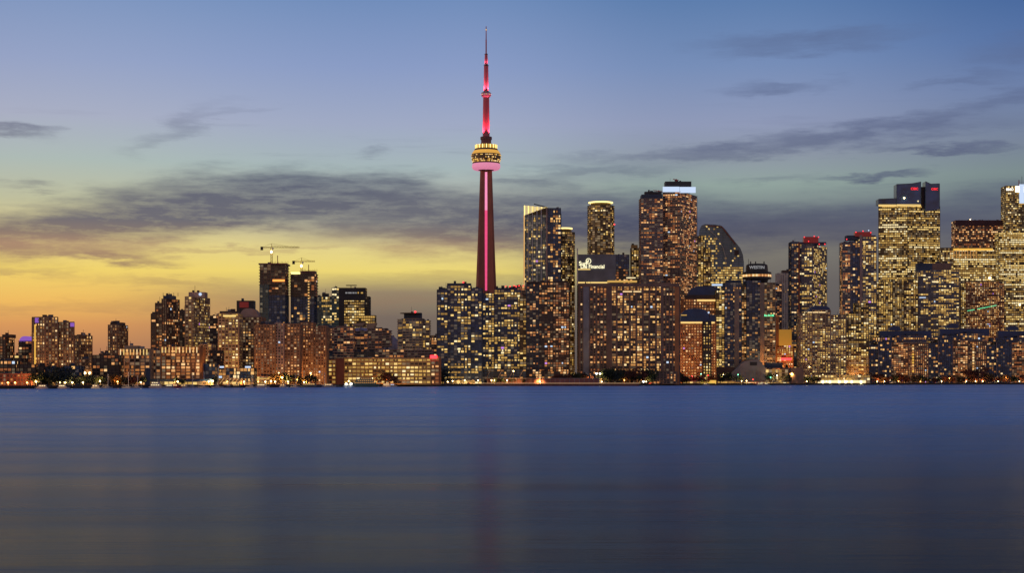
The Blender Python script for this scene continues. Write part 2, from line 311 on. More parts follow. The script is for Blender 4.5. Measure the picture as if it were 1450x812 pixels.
def B_(name, label, off, tiers, style='blue', cat='tower block', extra=None, px=None, group=None):
    x0 = min(t['x0'] for t in tiers); x1 = max(t['x1'] for t in tiers); px = px or (x0 + x1) / 2; Y = shore(px) + off
    root = empty(name, (wx((x0 + x1) / 2, Y), Y + 10, GZ), label, cat, group); o = tuple(root.location)
    body, slab_pier = MB(o), MB(o); B = dict(root=root, o=o, win=[], Y=Y)
    for t in tiers:
        sn = t.get('st', style); st = ST[sn]; p = footprint(t, Y); Yt = Y + t.get('dy', 0); z1 = wz(t['top'], Yt); z0 = wz(t['base'], Yt) if 'base' in t else GZ - .3
        if 'occ' not in t: OCC.append((t['x0'], t['x1'], t['top'], t.get('base', 600), Y))
        if st is None:
            m = MB(o); w = t.get('m') or WALL[t.get('wall', 'black')]; m.prism(p, z0, z1, w, grow(p, t['grow']) if 'grow' in t else None)
            m.build(t.get('name', 'penthouse'), root)
        else: facade(B, t, st, p, z0, z1, body, slab_pier, Y)
    rr0 = random.Random(int(x0 * 7))
    for t in tiers:
        if t.get('base', 600) < 600 and t.get('st') == 'plain' and (t['x1'] - t['x0']) < 8: continue
        if t.get('name') or t['x1'] - t['x0'] < 7: continue
        Yt = Y + t.get('dy', 0) + 5; z = wz(t['top'], Y + t.get('dy', 0)) + .3; wdt = t['x1'] - t['x0']
        for i in range(rr0.randint(1, 3) + int(wdt > 60) * 3):
            c = wx(t['x0'] + wdt * rr0.uniform(.2, .8), Yt); hw = rr0.uniform(.7, 2.4); q = MB(o); yy = Yt + rr0.uniform(0, 5); q.box(c - hw, c + hw, yy, yy + 3, z, z + rr0.uniform(1.4, 3.2), WALL[rr0.choice(('slate', 'dkbrown', 'grey', 'black'))]); q.build('rooftop_unit', root)
        if rr0.random() < .5: c = wx(t['x0'] + wdt * rr0.uniform(.2, .8), Yt); q = MB(o); q.bar((c, Yt + 6, z), (c, Yt + 6, z + rr0.uniform(4, 8)), .3, WALL['black']); q.build('antenna', root)
    if body.f: body.build('wall', root); slab_pier.build('slabs_and_piers', root)  # floor slabs and piers of the whole building in one mesh
    BLD.append(B)
    if extra: extra(B)
    return B
def local(B, x, y, z): o = B['o']; return (x - o[0], y - o[1], z - o[2])
WIN = {}
def finish_windows():
    for B in BLD:
        seen = []; rest = []
        for w in B['win']:
            px = 725 + w[0] / w[1] * F; py = HZ - (w[2] - H) / w[1] * F
            hid = any(a + .5 < px < b - .5 and t < py < bb and Y < B['Y'] - 5 for a, b, t, bb, Y in OCC) or px < 0 or px > 1450 or w[7].dot(Vector((-w[0], -w[1]))) < 0
            (rest if hid else seen).append(w)
        random.shuffle(seen); seen.sort(key=lambda w: -round(w[3] * w[4] / w[1] * 800)); rest += seen[100:]; seen = seen[:100]
        for (x, y, z, w, h, u, m, nn) in seen:
            if m.name not in WIN:
                b = MB(); b.box(-.5, .5, -.05, .05, -.5, .5, m); o = b.build('window'); WIN[m.name] = o.data; bpy.data.objects.remove(o)
            o = bpy.data.objects.new('window', WIN[m.name]); COL.objects.link(o); o.parent = B['root']
            o.location = local(B, x, y, z); o.rotation_euler = (0, 0, math.atan2(u.y, u.x)); o.scale = (w, 1, h)
        if rest:
            b = MB(B['o'])
            for (x, y, z, w, h, u, m, nn) in rest: b.obox((x, y), u, w / 2, .05, z - h / 2, z + h / 2, m)
            b.build('windows', B['root'], 'stuff')
# small roof parts
def mast(B, px, y0, y1, w=.5, m=None, name='antenna'):
    Y = B['Y'] + 8; b = MB(B['o']); b.box(wx(px, Y) - w / 2, wx(px, Y) + w / 2, Y, Y + w, wz(y0, Y), wz(y1, Y), m or WALL['black']); b.build(name, B['root'])
def spot(B, px, py, s, m, name='roof_light', dy=-1.5):
    Y = B['Y'] + dy; b = MB(B['o']); b.lathe([(.2 * s, wz(py, Y) - s * .5), (s * .5, wz(py, Y) - s * .2), (s * .5, wz(py, Y) + s * .2), (.2 * s, wz(py, Y) + s * .5)], m, (wx(px, Y), Y), 8); b.build(name, B['root'])
def strip(B, x0, x1, y0, y1, m, name='light_strip', dy=-1.6, d=.5):
    Y = B['Y'] + dy; b = MB(B['o']); b.box(wx(x0, Y), wx(x1, Y), Y, Y + d, wz(y1, Y), wz(y0, Y), m); return b.build(name, B['root'])
def barrel(B, x0, x1, ytop, ybase, d=26, m=None, dy=0, flat=.5, name='curved_roof'):
    Y = B['Y'] + dy; a, b_ = wx(x0, Y), wx(x1, Y); zb, zt = wz(ybase, Y), wz(ytop, Y); n = 14; pts = []
    for i in range(n + 1):
        f = i / n; x = a + (b_ - a) * f; pts.append((x, zb + (zt - zb) * (1 - abs(2 * f - 1) ** 3) ** flat))
    pts = [(b_, zb - .3)] + [(a, zb - .3)] + pts
    q = MB(B['o']); q.xprof([(x, z) for x, z in pts][::-1], Y, Y + d, m or WALL['blue']); return q.build(name, B['root'])

# ------------------------------------------------------------------ ground and lake
def sheet(name, rows, m, z=0.0):
    b = MB(); n = len(rows)
    b.add([(x, y, z) for r in rows for x, y in r], [[2 * i, 2 * i + 1, 2 * i + 3, 2 * i + 2] for i in range(n - 1)], m); return b
# water: one sheet, long low swells in the relief, blurred by the wind
wm = bpy.data.materials.new('lake_water'); wm.use_nodes = True; t = wm.node_tree; b = t.nodes['Principled BSDF']; K = t.links.new
geo = t.nodes.new('ShaderNodeNewGeometry')
def wn(sx_, sy_, det, rough=.5):
    mp = t.nodes.new('ShaderNodeMapping'); mp.inputs['Scale'].default_value = (sx_, sy_, 1); K(geo.outputs['Position'], mp.inputs[0])
    n = t.nodes.new('ShaderNodeTexNoise'); n.inputs['Scale'].default_value = 1; n.inputs['Detail'].default_value = det; n.inputs['Roughness'].default_value = rough; K(mp.outputs[0], n.inputs['Vector']); return n.outputs[0]
def wmath(op, a, b_):
    n = t.nodes.new('ShaderNodeMath'); n.operation = op
    for i, v in enumerate((a, b_)):
        if isinstance(v, (int, float)): n.inputs[i].default_value = v
        else: K(v, n.inputs[i])
    return n.outputs[0]
sw = wn(1 / 420, 1 / 130, 4, .6); sm = wn(1 / 140, 1 / 16, 4, .6); fine = wn(1 / 6, 1 / .9, 4, .65)
sep = t.nodes.new('ShaderNodeSeparateXYZ'); K(geo.outputs['Position'], sep.inputs[0])      # sheltered by the island near the camera, ruffled by wind further out
def wr(v, a, b_, c, d):
    r = t.nodes.new('ShaderNodeMapRange'); r.interpolation_type = 'SMOOTHSTEP'; K(v, r.inputs[0])
    for k, x in enumerate((a, b_, c, d)): r.inputs[k + 1].default_value = x
    return r.outputs[0]
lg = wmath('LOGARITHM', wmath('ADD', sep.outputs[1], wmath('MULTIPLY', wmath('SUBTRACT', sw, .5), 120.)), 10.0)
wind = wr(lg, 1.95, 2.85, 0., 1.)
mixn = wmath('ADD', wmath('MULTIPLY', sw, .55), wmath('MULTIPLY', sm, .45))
rough_ = wmath('ADD', wr(mixn, .3, .7, .17, .25), wmath('MULTIPLY', wind, wr(mixn, .3, .7, .0, .08))); K(rough_, b.inputs['Roughness'])
hgt = wmath('ADD', wmath('MULTIPLY', sw, 7.0), wmath('ADD', wmath('MULTIPLY', sm, .7), wmath('MULTIPLY', fine, .14)))
bp = t.nodes.new('ShaderNodeBump'); K(wr(wind, 0., 1., .3, 1.), bp.inputs['Strength']); bp.inputs['Distance'].default_value = 1.0; K(hgt, bp.inputs['Height']); K(bp.outputs[0], b.inputs['Normal'])
b.inputs['IOR'].default_value = 1.16
bm = t.nodes.new('ShaderNodeMix'); bm.data_type = 'RGBA'; bm.inputs[6].default_value = (.010, .022, .040, 1); bm.inputs[7].default_value = (.25, .50, .86, 1); K(wmath('MULTIPLY', wr(lg, 1.85, 2.85, 0., 1.), wr(mixn, .3, .7, .8, 1.15)), bm.inputs[0]); K(bm.outputs[2], b.inputs['Base Color'])   # reflection painted into the colour: dark near water, pale sky sheen further out
df = t.nodes.new('ShaderNodeBsdfDiffuse'); K(bm.outputs[2], df.inputs[0]); ms = t.nodes.new('ShaderNodeMixShader'); ms.inputs[0].default_value = .50      # diffuse share carries the painted sheen and dims the near reflection
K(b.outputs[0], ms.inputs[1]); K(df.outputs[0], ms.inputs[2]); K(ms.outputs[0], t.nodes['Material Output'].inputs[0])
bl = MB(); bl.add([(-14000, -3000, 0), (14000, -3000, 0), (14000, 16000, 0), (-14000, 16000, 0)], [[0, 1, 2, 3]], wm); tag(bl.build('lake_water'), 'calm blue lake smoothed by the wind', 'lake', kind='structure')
# land behind the curved quay
b = MB(); gm = mat('city_ground', (.05, .045, .04), .9); qm = mat('quay_stone', (.045, .035, .03), .9, vary=.5, nscale=.3)
ed = [(wx(px, shore(px)), shore(px)) for px in [-700, -300] + list(range(0, 1451, 50)) + [1800, 2400]]
top = [(x, y, GZ) for x, y in ed]; lowv = [(x, y - .4, -1) for x, y in ed]; far = [(x * 5, 15000, GZ) for x, y in ed]; n = len(ed)
b.add(top + far, [[i, i + 1, n + i + 1, n + i] for i in range(n - 1)], gm); b.build('city_ground', None, 'structure')['label'] = 'dark city ground behind the lake edge'
b = MB(); b.add(lowv + top, [[i, i + 1, n + i + 1, n + i] for i in range(n - 1)], qm)
for (x, y), (x2, y2) in zip(ed, ed[1:]):
    u = Vector((x2 - x, y2 - y)).normalized(); m_ = ((x + x2) / 2, (y + y2) / 2 + .3); b.obox(m_, u, math.hypot(x2 - x, y2 - y) / 2, .5, GZ - .3, GZ + .35, qm)
tag(b.build('quay_wall'), 'low dark stone quay wall along the whole water edge', 'quay wall')

# ------------------------------------------------------------------ CN tower
YT = 2714.0; XT = wx(688.4, YT); tb = empty('observation_tower', (XT, YT, GZ), 'very tall slender concrete tower with a round pod and a pink lit stripe', 'tower')
def tz(py): return wz(py, YT)
SC = YT / F
def TM(): return MB((XT, YT, GZ))
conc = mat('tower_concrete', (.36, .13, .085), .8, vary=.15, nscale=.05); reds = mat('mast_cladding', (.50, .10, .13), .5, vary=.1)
sh_ = TM(); prof = [(600, 27), (500, 19), (440, 15), (410, 12.8), (370, 11.4), (330, 10.), (290, 8.8), (262, 8.0), (241, 7.4)]
def ysec(r):           # three-winged cross-section, a wing each side and one behind; the hollow between two wings faces the lake
    pts = []
    for k in range(3):
        a = R(90 + 120 * k); ux, uy = math.cos(a), math.sin(a); px_, py_ = -uy, ux; w = r * .26; rr_ = r * 1.16
        pts += [(ux * rr_ + px_ * -w, uy * rr_ + py_ * -w), (ux * rr_ + px_ * w, uy * rr_ + py_ * w)]
        a2 = R(90 + 120 * k + 60); pts.append((math.cos(a2) * r * .50, math.sin(a2) * r * .50))
    return pts
for (ya, ra), (yb, rb) in zip(prof, prof[1:]):
    p0 = [(XT + x * SC, YT + y * SC) for x, y in ysec(ra)]; p1 = [(XT + x * SC, YT + y * SC) for x, y in ysec(rb)]
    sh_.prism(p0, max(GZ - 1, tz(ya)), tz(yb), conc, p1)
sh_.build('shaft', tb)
st_ = TM()
for i in range(96):        # lift-shaft glazing up the front, lit pink panel by panel
    ya = 412 - i * 168 / 96; r = 12.8 + (7.4 - 12.8) * (412 - ya) / 171; yb = ya - 168 / 96 * .86
    yy = YT - (r * .50 + .55) * SC; hw = 2.7 * SC * (1 if ya > 330 else .9); st_.box(XT - hw, XT + hw, yy, yy + 2.5, tz(ya), tz(yb), PINKL if ya < 300 else PINK)
st_.build('lift_glazing', tb)
def ring(name, prof_, m, n=36, par=None, lip=True):
    q = TM(); q.lathe([(r * SC, tz(y)) for r, y in prof_], m, (XT, YT), n); return q.build(name, par or tb)
dkm = WALL['dkbrown']; pod = ring('pod', [(7.5, 242), (17, 240), (19.5, 231), (19, 230), (20.6, 226), (21, 219.5), (19.5, 217.5), (16, 211), (15, 211)], mat('pod_cladding', (.16, .10, .045), .45))
ring('radome', [(15.5, 241.2), (18.3, 240.2), (19.9, 237.8), (20.1, 235), (19.4, 232.2), (17, 231)], mat('pink_radome', (.6, .4, .45), .5, emis=(1, .30, .50), est=.62), par=pod)
q = TM(); rs = random.Random(4)
for row, (py, r, s, d) in enumerate([(229.3, 19.6, .8, .7), (227.2, 20.4, .8, .5), (224.3, 20.95, .9, .45), (220.8, 21.2, .6, .75)]):
    for i in range(72):
        if rs.random() > d: continue
        a = 2 * math.pi * i / 72; c = (XT + math.cos(a) * r * SC, YT + math.sin(a) * r * SC); q.obox(c, (-math.sin(a), math.cos(a)), .62 * rs.choice((1, 1.4)), .15, tz(py + s), tz(py - s), rs.choice(AM[1:] + [YE[2], GOLD]))
q.build('deck_windows', pod, 'stuff')
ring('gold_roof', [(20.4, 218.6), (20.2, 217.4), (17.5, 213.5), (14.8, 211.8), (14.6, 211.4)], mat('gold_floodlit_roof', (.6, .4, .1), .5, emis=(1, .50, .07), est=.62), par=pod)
ring('upper_deck', [(14.4, 211.6), (15.2, 211), (15.2, 206.5), (14, 206), (7, 205.5)], WALL['olive'], par=pod)
q = TM()
for i in range(36):
    a = 2 * math.pi * (i + .25) / 36; c = (XT + math.cos(a) * 15.5 * SC, YT + math.sin(a) * 15.5 * SC); q.obox(c, (-math.sin(a), math.cos(a)), .75, .3, tz(210.6), tz(205.4), GOLDX if i % 2 else GOLD)
q.build('lit_fins', pod)
ring('neck', [(7.4, 206), (7.2, 200), (7.2, 198.5), (8.2, 198), (8.2, 194), (7, 193.6), (5.4, 193.4)], mat('neck_steel', (.16, .05, .06), .5), 12)
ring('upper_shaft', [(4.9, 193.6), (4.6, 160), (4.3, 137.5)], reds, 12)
ring('sky_pod', [(4.6, 138), (6.6, 136), (7.1, 134), (7.1, 132.5), (6.2, 131), (4, 130)], mat('sky_pod_steel', (.35, .2, .22), .5), 24)
q = TM(); [q.obox((XT + math.cos(a) * 7.2 * SC, YT + math.sin(a) * 7.2 * SC), (-math.sin(a), math.cos(a)), .5, .15, tz(134.4), tz(133.2), PINKL if k % 2 else AM[3]) for k in range(16) for a in [2 * math.pi * k / 16]]; q.build('sky_pod_windows', tb, 'stuff')
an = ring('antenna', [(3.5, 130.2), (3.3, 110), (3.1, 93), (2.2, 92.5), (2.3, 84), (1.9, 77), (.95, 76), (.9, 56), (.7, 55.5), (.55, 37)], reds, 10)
for py in (92.6, 76.6): ring('antenna_collar', [(3.4 if py > 80 else 2.2, py + .9), (3.4 if py > 80 else 2.2, py - .6)], WALL['dkbrown'], 10, an)
q = TM(); [q.box(XT - .8, XT + .8, YT - 3.9 * SC if py > 90 else YT - 1.2 * SC, YT - 3.0 * SC if py > 90 else YT - .8 * SC, tz(py + .8), tz(py - .8), GOLD) for py in (42,)]; q.build('warning_lamp', an)
def spotl(name, loc, tgt, e, col, ang, parent=None, rad=.8):
    l = bpy.data.lights.new(name, 'SPOT'); l.energy = e; l.color = col; l.spot_size = R(ang); l.spot_blend = .6; l.shadow_soft_size = rad
    o = bpy.data.objects.new(name, l); COL.objects.link(o); o.location = loc; o.rotation_euler = (Vector(tgt) - Vector(loc)).to_track_quat('-Z', 'Y').to_euler(); return o
for a in (-150, -30, 90):      # the red floodlights on the pod roof and on the sky pod
    c, s = math.cos(R(a)), math.sin(R(a))
    spotl('mast_floodlight', (XT + c * 10 * SC, YT + s * 10 * SC, tz(194)), (XT, YT, tz(158)), 2.2e5, (1, .11, .20), 60)
    spotl('antenna_floodlight', (XT + c * 8 * SC, YT + s * 8 * SC, tz(131.5)), (XT, YT, tz(112)), 9e4, (1, .25, .40), 60)
    spotl('antenna_floodlight', (XT + c * 4.5 * SC, YT + s * 4.5 * SC, tz(92)), (XT, YT, tz(80)), 9e3, (1, .3, .5), 60)

# ------------------------------------------------------------------ the city, from the left of the photograph to the right
def fx_crane(px, ytop, x0, x1, ybase, Y, label, off=12):
    Yc = Y + off; o = (wx(px, Yc), Yc, wz(ybase, Yc)); r = empty('tower_crane', o, label, 'crane', 'tower cranes on the unfinished towers'); st = WALL['yellow']
    b = MB(o); X = o[0]; zb, zt = o[2], wz(ytop, Yc); s = .9
    for i in (-s, s):
        for j in (-s, s): b.bar((X + i, Yc + j, zb), (X + i, Yc + j, zt), .4, st)
    k = 0; z = zb
    while z < zt - 2: b.bar((X + (-s if k % 2 else s), Yc - s, z), (X + (s if k % 2 else -s), Yc - s, z + 2), .25, st); z += 2; k += 1
    b.build('mast', r)
    b = MB(o); xa, xb = wx(x0, Yc), wx(x1, Yc)
    b.bar((X, Yc - .7, zt), (xb, Yc - .7, zt), .35, st); b.bar((X, Yc + .7, zt), (xb, Yc + .7, zt), .35, st); b.bar((X, Yc, zt + 1.7), (xb, Yc, zt + 1.1), .4, st)
    x = X; k = 0
    while x < xb - 2: b.bar((x, Yc - .7, zt + (0 if k % 2 else 1.6)), (x + 2, Yc - .7, zt + (1.6 if k % 2 else 0)), .28, st); x += 2; k += 1
    b.build('jib', r); b = MB(o); b.bar((X, Yc, zt + .3), (xa, Yc, zt + .3), .9, st); b.build('counter_jib', r)
    b = MB(o); b.box(xa, xa + 3, Yc - 1, Yc + 1, zt - 3, zt + 1.2, WALL['black']); b.build('counterweight', r)
    b = MB(o); b.bar((X, Yc, zt), (X, Yc, zt + 5), .5, st); b.bar((X, Yc, zt + 5), (xa + 2, Yc, zt + .6), .2, st); b.bar((X, Yc, zt + 5), (X + (xb - X) * .6, Yc, zt + 1.6), .2, st); b.build('apex', r)
    b = MB(o); b.box(X + .8, X + 2.4, Yc - 2.4, Yc - .6, zt - 2.4, zt - .2, WALL['white']); b.build('cab', r)
    b = MB(o); b.lathe([(.3, zt - 7), (1.2, zt - 6), (1.2, zt - 4.5), (.3, zt - 3.5)], WARMX, (X, Yc - 2.2), 8); b.build('floodlight', r)
    return r
g = T
B_('apartment_tower', 'brown apartment tower at the far left edge of the waterfront', 260, [g(-4, 20, 478, xc=8, t=.4), g(3, 17, 474, st='plain', base=479, d=14, wall='dkbrown', dy=8)], 'dark')
B_('apartment_tower', 'small brown tower with a domed roof glowing violet', 300, [g(26.5, 45.5, 484, d=18)], 'dark',
   extra=lambda B: barrel(B, 27, 45, 476.5, 484, 16, VIO, 0, .7, 'domed_roof'))
B_('apartment_tower', 'wide brown slab tower with violet light at both top corners', 200, [g(45.5, 82, 450, poly=[(45.5, 6), (64, 0), (82, 5), (82, 34), (45.5, 36)]), g(82, 105, 457, poly=[(83, 8), (105, 2), (105, 28), (83, 30)])], 'brown',
   extra=lambda B: (strip(B, 49.5, 58, 450.5, 457.5, VIO, 'corner_light', 3), strip(B, 99.5, 105, 457.5, 463, VIO, 'corner_light', 0), strip(B, 48.6, 50.3, 460, 516, GOLD, 'light_strip', 2)))
B_('apartment_tower', 'dull brown block close beside the violet cornered slab tower', 240, [g(106, 130.5, 476, xc=112, t=.5), g(109, 120, 474, st='plain', base=478, d=12, dy=10, wall='dkbrown')], 'brown')
B_('office_block', 'small dark block with one bright window between two far left towers', 150, [g(20, 30, 504)], 'dark', extra=lambda B: strip(B, 21, 26, 504.5, 507, YE[2], 'lit_sign'))
B_('apartment_tower', 'lone ribbed brown tower standing clear against the orange sky', 320, [g(153, 181, 461, xc=166, t=.35), g(156, 173, 457, st='plain', base=461.5, wall='dkbrown', dy=8, d=16)], 'brown', px=167)
B_('apartment_block', 'plain brown midrise left of the pale ribbed midrise', 70, [g(131, 168, 504, d=20), g(140, 152, 501, st='plain', base=505, d=10, dy=5, wall='dkbrown')], 'dark')
def top_fins(x0, x1, y0, y1, n):
    return lambda B: [strip(B, x0 + (x1 - x0) * i / n, x0 + (x1 - x0) * i / n + 1.1, y0, y1, random.choice((AM[2], AM[3], YE[2])), 'lit_fin', -1.9) for i in range(n)]
B_('apartment_block', 'pale ribbed midrise with lit fins along its top', 90, [g(169, 213, 495, d=22), g(176, 196, 490, st='plain', base=495.5, d=12, dy=6, wall='tan')], 'fins', extra=top_fins(170, 212, 495, 503, 9))
B_('apartment_tower', 'stepped brown tower with three rising shoulders', 230, [g(214, 221, 445, d=24), g(220, 230, 430, d=26, dy=2), g(229, 254, 424, xc=236, t=.5), g(231, 246, 419, st='plain', base=424.5, dy=7, d=14, wall='slate')], 'dark',
   extra=lambda B: [mast(B, x, 415, 420, .4) for x in (231, 238, 246, 252)])
B_('apartment_tower', 'narrow dark tower squeezed between the stepped tower and the purple lamp tower', 330, [g(254, 263, 440, d=20)], 'dark')
B_('apartment_tower', 'brown tower with a lilac lamp on its flat roof box', 250, [g(262, 297, 421, xc=272, t=.4), g(267, 290, 414, st='plain', base=422, dy=6, d=18, wall='mauve')], 'tan', extra=lambda B: spot(B, 283.5, 417, 3.4, SIGNB, dy=3))
B_('apartment_tower', 'dark stub tower right of the lilac lamp tower', 420, [g(297, 311, 448, d=20)], 'dark')
B_('apartment_block', 'orange brick midrise with a crown of tall lit fins', 60, [g(214, 228, 497, d=20), g(228, 284, 492, d=24, p=.6, wall='orange')], 'fins', extra=top_fins(229, 283, 492, 500, 11))
B_('apartment_tower', 'golden lit tower under a dark flat roof', 170, [g(309, 338, 445, d=26, pal='ye', p=.42), g(311, 336, 441, st='plain', base=446, d=18, dy=4, wall='dkbrown')], 'tan', extra=lambda B: strip(B, 316, 334, 446.5, 449, YE[2], 'lit_cornice'))
B_('apartment_tower', 'brown tower with a rounded shoulder and a black roof box', 210, [g(336, 371, 450, d=30), g(335, 359, 426, st='plain', base=450, d=16, dy=10, wall='black')], 'brown',
   extra=lambda B: (barrel(B, 339, 366, 437, 451, 22, WALL['mauve'], 1, .6), strip(B, 339, 352, 428, 436, REDG, 'red_glow_panel', 9.5)))
B_('apartment_block', 'lower brown wing with a black top beside the golden lit tower', 110, [g(297, 312, 497, d=20, st='dark'), g(283, 300, 489, d=22, dy=20, st='tan')], 'dark')
# brick estate
B_('apartment_block', 'red brick slab farthest left of the brick estate', 120, [g(361, 390, 461, d=24), g(366, 380, 458, st='plain', base=461.5, d=10, dy=8, wall='redbrown')], 'brick')
B_('apartment_block', 'red brick slab with a grey balcony column in the brick estate', 100, [g(389, 402, 459, d=24, wall='mauve', glass='dark'), g(402, 425, 460, d=24, dy=3)], 'brick')
B_('apartment_block', 'red brick slab farthest right of the brick estate', 110, [g(425, 444, 458, d=24), g(443, 462, 463, d=24, dy=2), g(430, 440, 455.5, st='plain', base=458.5, d=10, dy=8, wall='redbrown')], 'brick')
# two towers going up
def fx_site(B, x0, x1, yt, yb, ym, extra=None):
    strip(B, x0, x1, ym, ym + 3, ORF, 'work_light', -1.8)
    Y = B['Y']; b = MB(B['o']); rs = random.Random(int(x0))
    for i in range(14):
        px = x0 - 3 + (x1 - x0 + 8) * i / 13; b.bar((wx(px, Y), Y - 1.5, wz(yt + 2, Y)), (wx(px, Y), Y - 1.5, wz(yt - rs.uniform(1, 3), Y)), .3, WALL['rust'])
    b.build('rebar', B['root'])
b1 = B_('tower_under_construction', 'taller unfinished tower with teal glazing creeping up its left edge', 360, [g(368, 380, 404, d=30, dy=1, st='tealg', p=.03), g(380, 404, 418, d=32, dy=2, st='navy', p=.05, base=None) if False else g(380, 404, 418, d=32, dy=2, st='navy', p=.05), g(368, 404, 375, base=404, d=30, dy=2.5, p=.10), g(380, 404, 404, base=418, d=30, dy=2.5), g(366, 406, 373, base=375, st='plain', d=34, wall='brown', name='top_slab')], 'site',
   extra=lambda B: fx_site(B, 386, 403, 373, 459, 396))
b2 = B_('tower_under_construction', 'shorter unfinished tower with work lights along its left top edge', 360, [g(412, 445, 420, d=30, dy=1, st='navy', p=.10), g(411.5, 445.5, 388, base=420, d=31, p=.22), g(426, 446, 384, base=388, d=20, st='plain', wall='brown', name='top_slab')], 'site',
   extra=lambda B: (fx_site(B, 431, 444, 384, 459, 700), strip(B, 412, 425, 385.5, 388.5, GOLDX, 'work_light'), [strip(B, 436, 438, y, y + 1.7, AM[2], 'lit_hoist_opening', -1.6) for y in range(398, 456, 4)]))
fx_crane(384.6, 351, 369, 424, 374, b1['Y'], 'bigger tower crane on the taller unfinished tower', 14)
fx_crane(427, 371, 414, 446, 386, b2['Y'], 'smaller tower crane on the shorter unfinished tower', 14)
mast(b1, 393, 362, 374, .8, WALL['rust'], 'hoist_mast'); mast(b2, 437, 375, 386, .8, WALL['rust'], 'hoist_mast')
# offices behind the stadium
B_('office_tower', 'pale green glass tower half hidden behind the cube office', 700, [g(446, 455, 421, st='tealg', d=24, p=.05), g(451.5, 470, 421, d=26, dy=1), g(456, 464.5, 416, st='plain', base=421.5, d=14, dy=4)], 'officeg')
def fx_cube(B):
    b = MB(B['o']); Y = B['Y'] - 1.3; X0, X1 = wx(480, Y), wx(517.5, Y)
    for a in ((479.8, 487.5, 408.4, 466), (487.5, 515.8, 408.6, 426), (515.8, 517.8, 408.8, 452)): b.box(wx(a[0], Y), wx(a[1], Y), Y, Y + 1.6, wz(a[3], Y), wz(a[2], Y), WALL['black'])
    b.build('black_frame', B['root'])
    for x, w in ((489, 3), (493, 5), (499, 3), (503, 2), (506.5, 1.5), (511, 3)): strip(B, x, x + w, 413.5 + (x % 2) * .6, 416, TXT if x < 505 else YE[1], 'sign_lamp', -1.9)
    o = B['o']; Yd = B['Y'] + 15; X = wx(497, Yd); b = MB(o); b.bar((X, Yd, wz(409, Yd)), (X, Yd, wz(405, Yd)), .8, WALL['black']); b.prism([(X - 7, Yd - 3), (X + 8, Yd - 3), (X + 8, Yd + 3), (X - 7, Yd + 3)], wz(405, Yd), wz(404, Yd), WALL['black']); b.build('rooftop_platform', B['root'])
B_('office_tower', 'cube office with a black frame round bright yellow floors', 620, [g(470, 480, 408.5, d=30, dy=3, pal='ye', p=.5), g(480, 517, 409, d=30, p=.95, st='office'), g(517, 523, 421, d=24, dy=8, p=.1, st='officed'), g(495, 531, 448, d=22, dy=-30, st='office', p=.8)], 'officeg', extra=fx_cube)
B_('apartment_tower', 'small mauve midrise with a glowing green roof sign', 300, [g(444, 475, 466, d=20)], 'brick', extra=lambda B: (strip(B, 442, 451, 461.5, 465.5, mat('green_sign_light', (.1, .2, .1), .5, emis=(.35, .9, .5), est=.8), 'roof_sign'), barrel(B, 452, 472, 460, 466, 10, WALL['slate'], 2)))
# stadium
Yd = shore(505) + 420; so = (wx(505, Yd), Yd + 70, GZ); sr = empty('domed_stadium', so, 'great white ribbed stadium dome behind the stepped condominiums', 'stadium'); q = MB(so)
dm = mat('stadium_membrane', (.34, .29, .33), .6); rad = wx(566, Yd) - wx(505, Yd)
q.lathe([(rad * math.cos(R(a)), wz(497, Yd) + (wz(462, Yd) - wz(497, Yd)) * math.sin(R(a))) for a in range(0, 89, 8)], dm, so[:2], 48); q.build('dome', sr)
q = MB(so); q.lathe([(rad * 1.0, GZ), (rad * 1.0, wz(496, Yd))], WALL['tan'], so[:2], 48); q.build('stand_wall', sr)
q = MB(so)
for k in range(-4, 5):
    xx = k * rad / 5.2; pts = []
    for a in range(0, 181, 12):
        rr2 = math.sqrt(max(0, rad ** 2 - xx ** 2)); z = wz(497, Yd) + (wz(462, Yd) - wz(497, Yd)) * math.sqrt(max(0, 1 - (xx / rad) ** 2)) * math.sin(R(a)); pts.append((so[0] + xx, so[1] + math.cos(R(a)) * rr2, z + .5))
    for a_, b_ in zip(pts, pts[1:]): q.bar(a_, b_, 1.2, WALL['mauve'])
q.build('roof_rib', sr)
def fx_wing(px0, px1, y0, y1):
    def f(B):
        Y = B['Y']; b = MB(B['o']); b.xprof([(wx(px0, Y), wz(y1, Y)), (wx(px1, Y), wz(y1, Y)), (wx(px1 + 3.5, Y), wz(y0, Y)), (wx(px0, Y), wz(y0 + 1.5, Y))][::-1], Y - 1, Y + 22, WALL['tan']); b.build('canopy', B['root'])
    return f
B_('condominium', 'left stepped condominium under a flat brown cornice', 190, [g(473, 500, 465, d=26), g(470, 475, 472, d=24, dy=2), g(476, 497, 462, st='plain', base=465.5, d=16, dy=4, wall='brown')], 'balc')
B_('condominium', 'right stepped condominium with a winged roof canopy', 180, [g(500, 521, 470, d=26, p=.45), g(521, 541, 466, d=26), g(541, 552, 469, d=24, dy=3), g(537, 541, 464, st='plain', base=467, d=6, dy=6)], 'balc', extra=lambda B: (fx_wing(519, 529, 457.5, 466)(B), fx_wing(500, 514, 457, 462)(B)))
B_('condominium', 'low terraced glass wing with roof planting behind the long warehouse', 120, [g(452, 500, 494, d=22, wall='slate', glass='blue', p=.16), g(500, 536, 499, d=22, dy=4, wall='slate', glass='dark', p=.2), g(536, 572, 496, d=22, dy=2, p=.36), g(572, 611, 497, d=22, dy=5, p=.34)], 'balc')
def fx_disc(B):
    Y = B['Y'] + 12; b = MB(B['o']); b.lathe([(wx(582, Y) - wx(566.5, Y), wz(444.6, Y)), (wx(582, Y) - wx(566.5, Y), wz(443.6, Y))], WALL['dkbrown'], (wx(582, Y), Y), 24); b.build('roof_disc', B['root'])
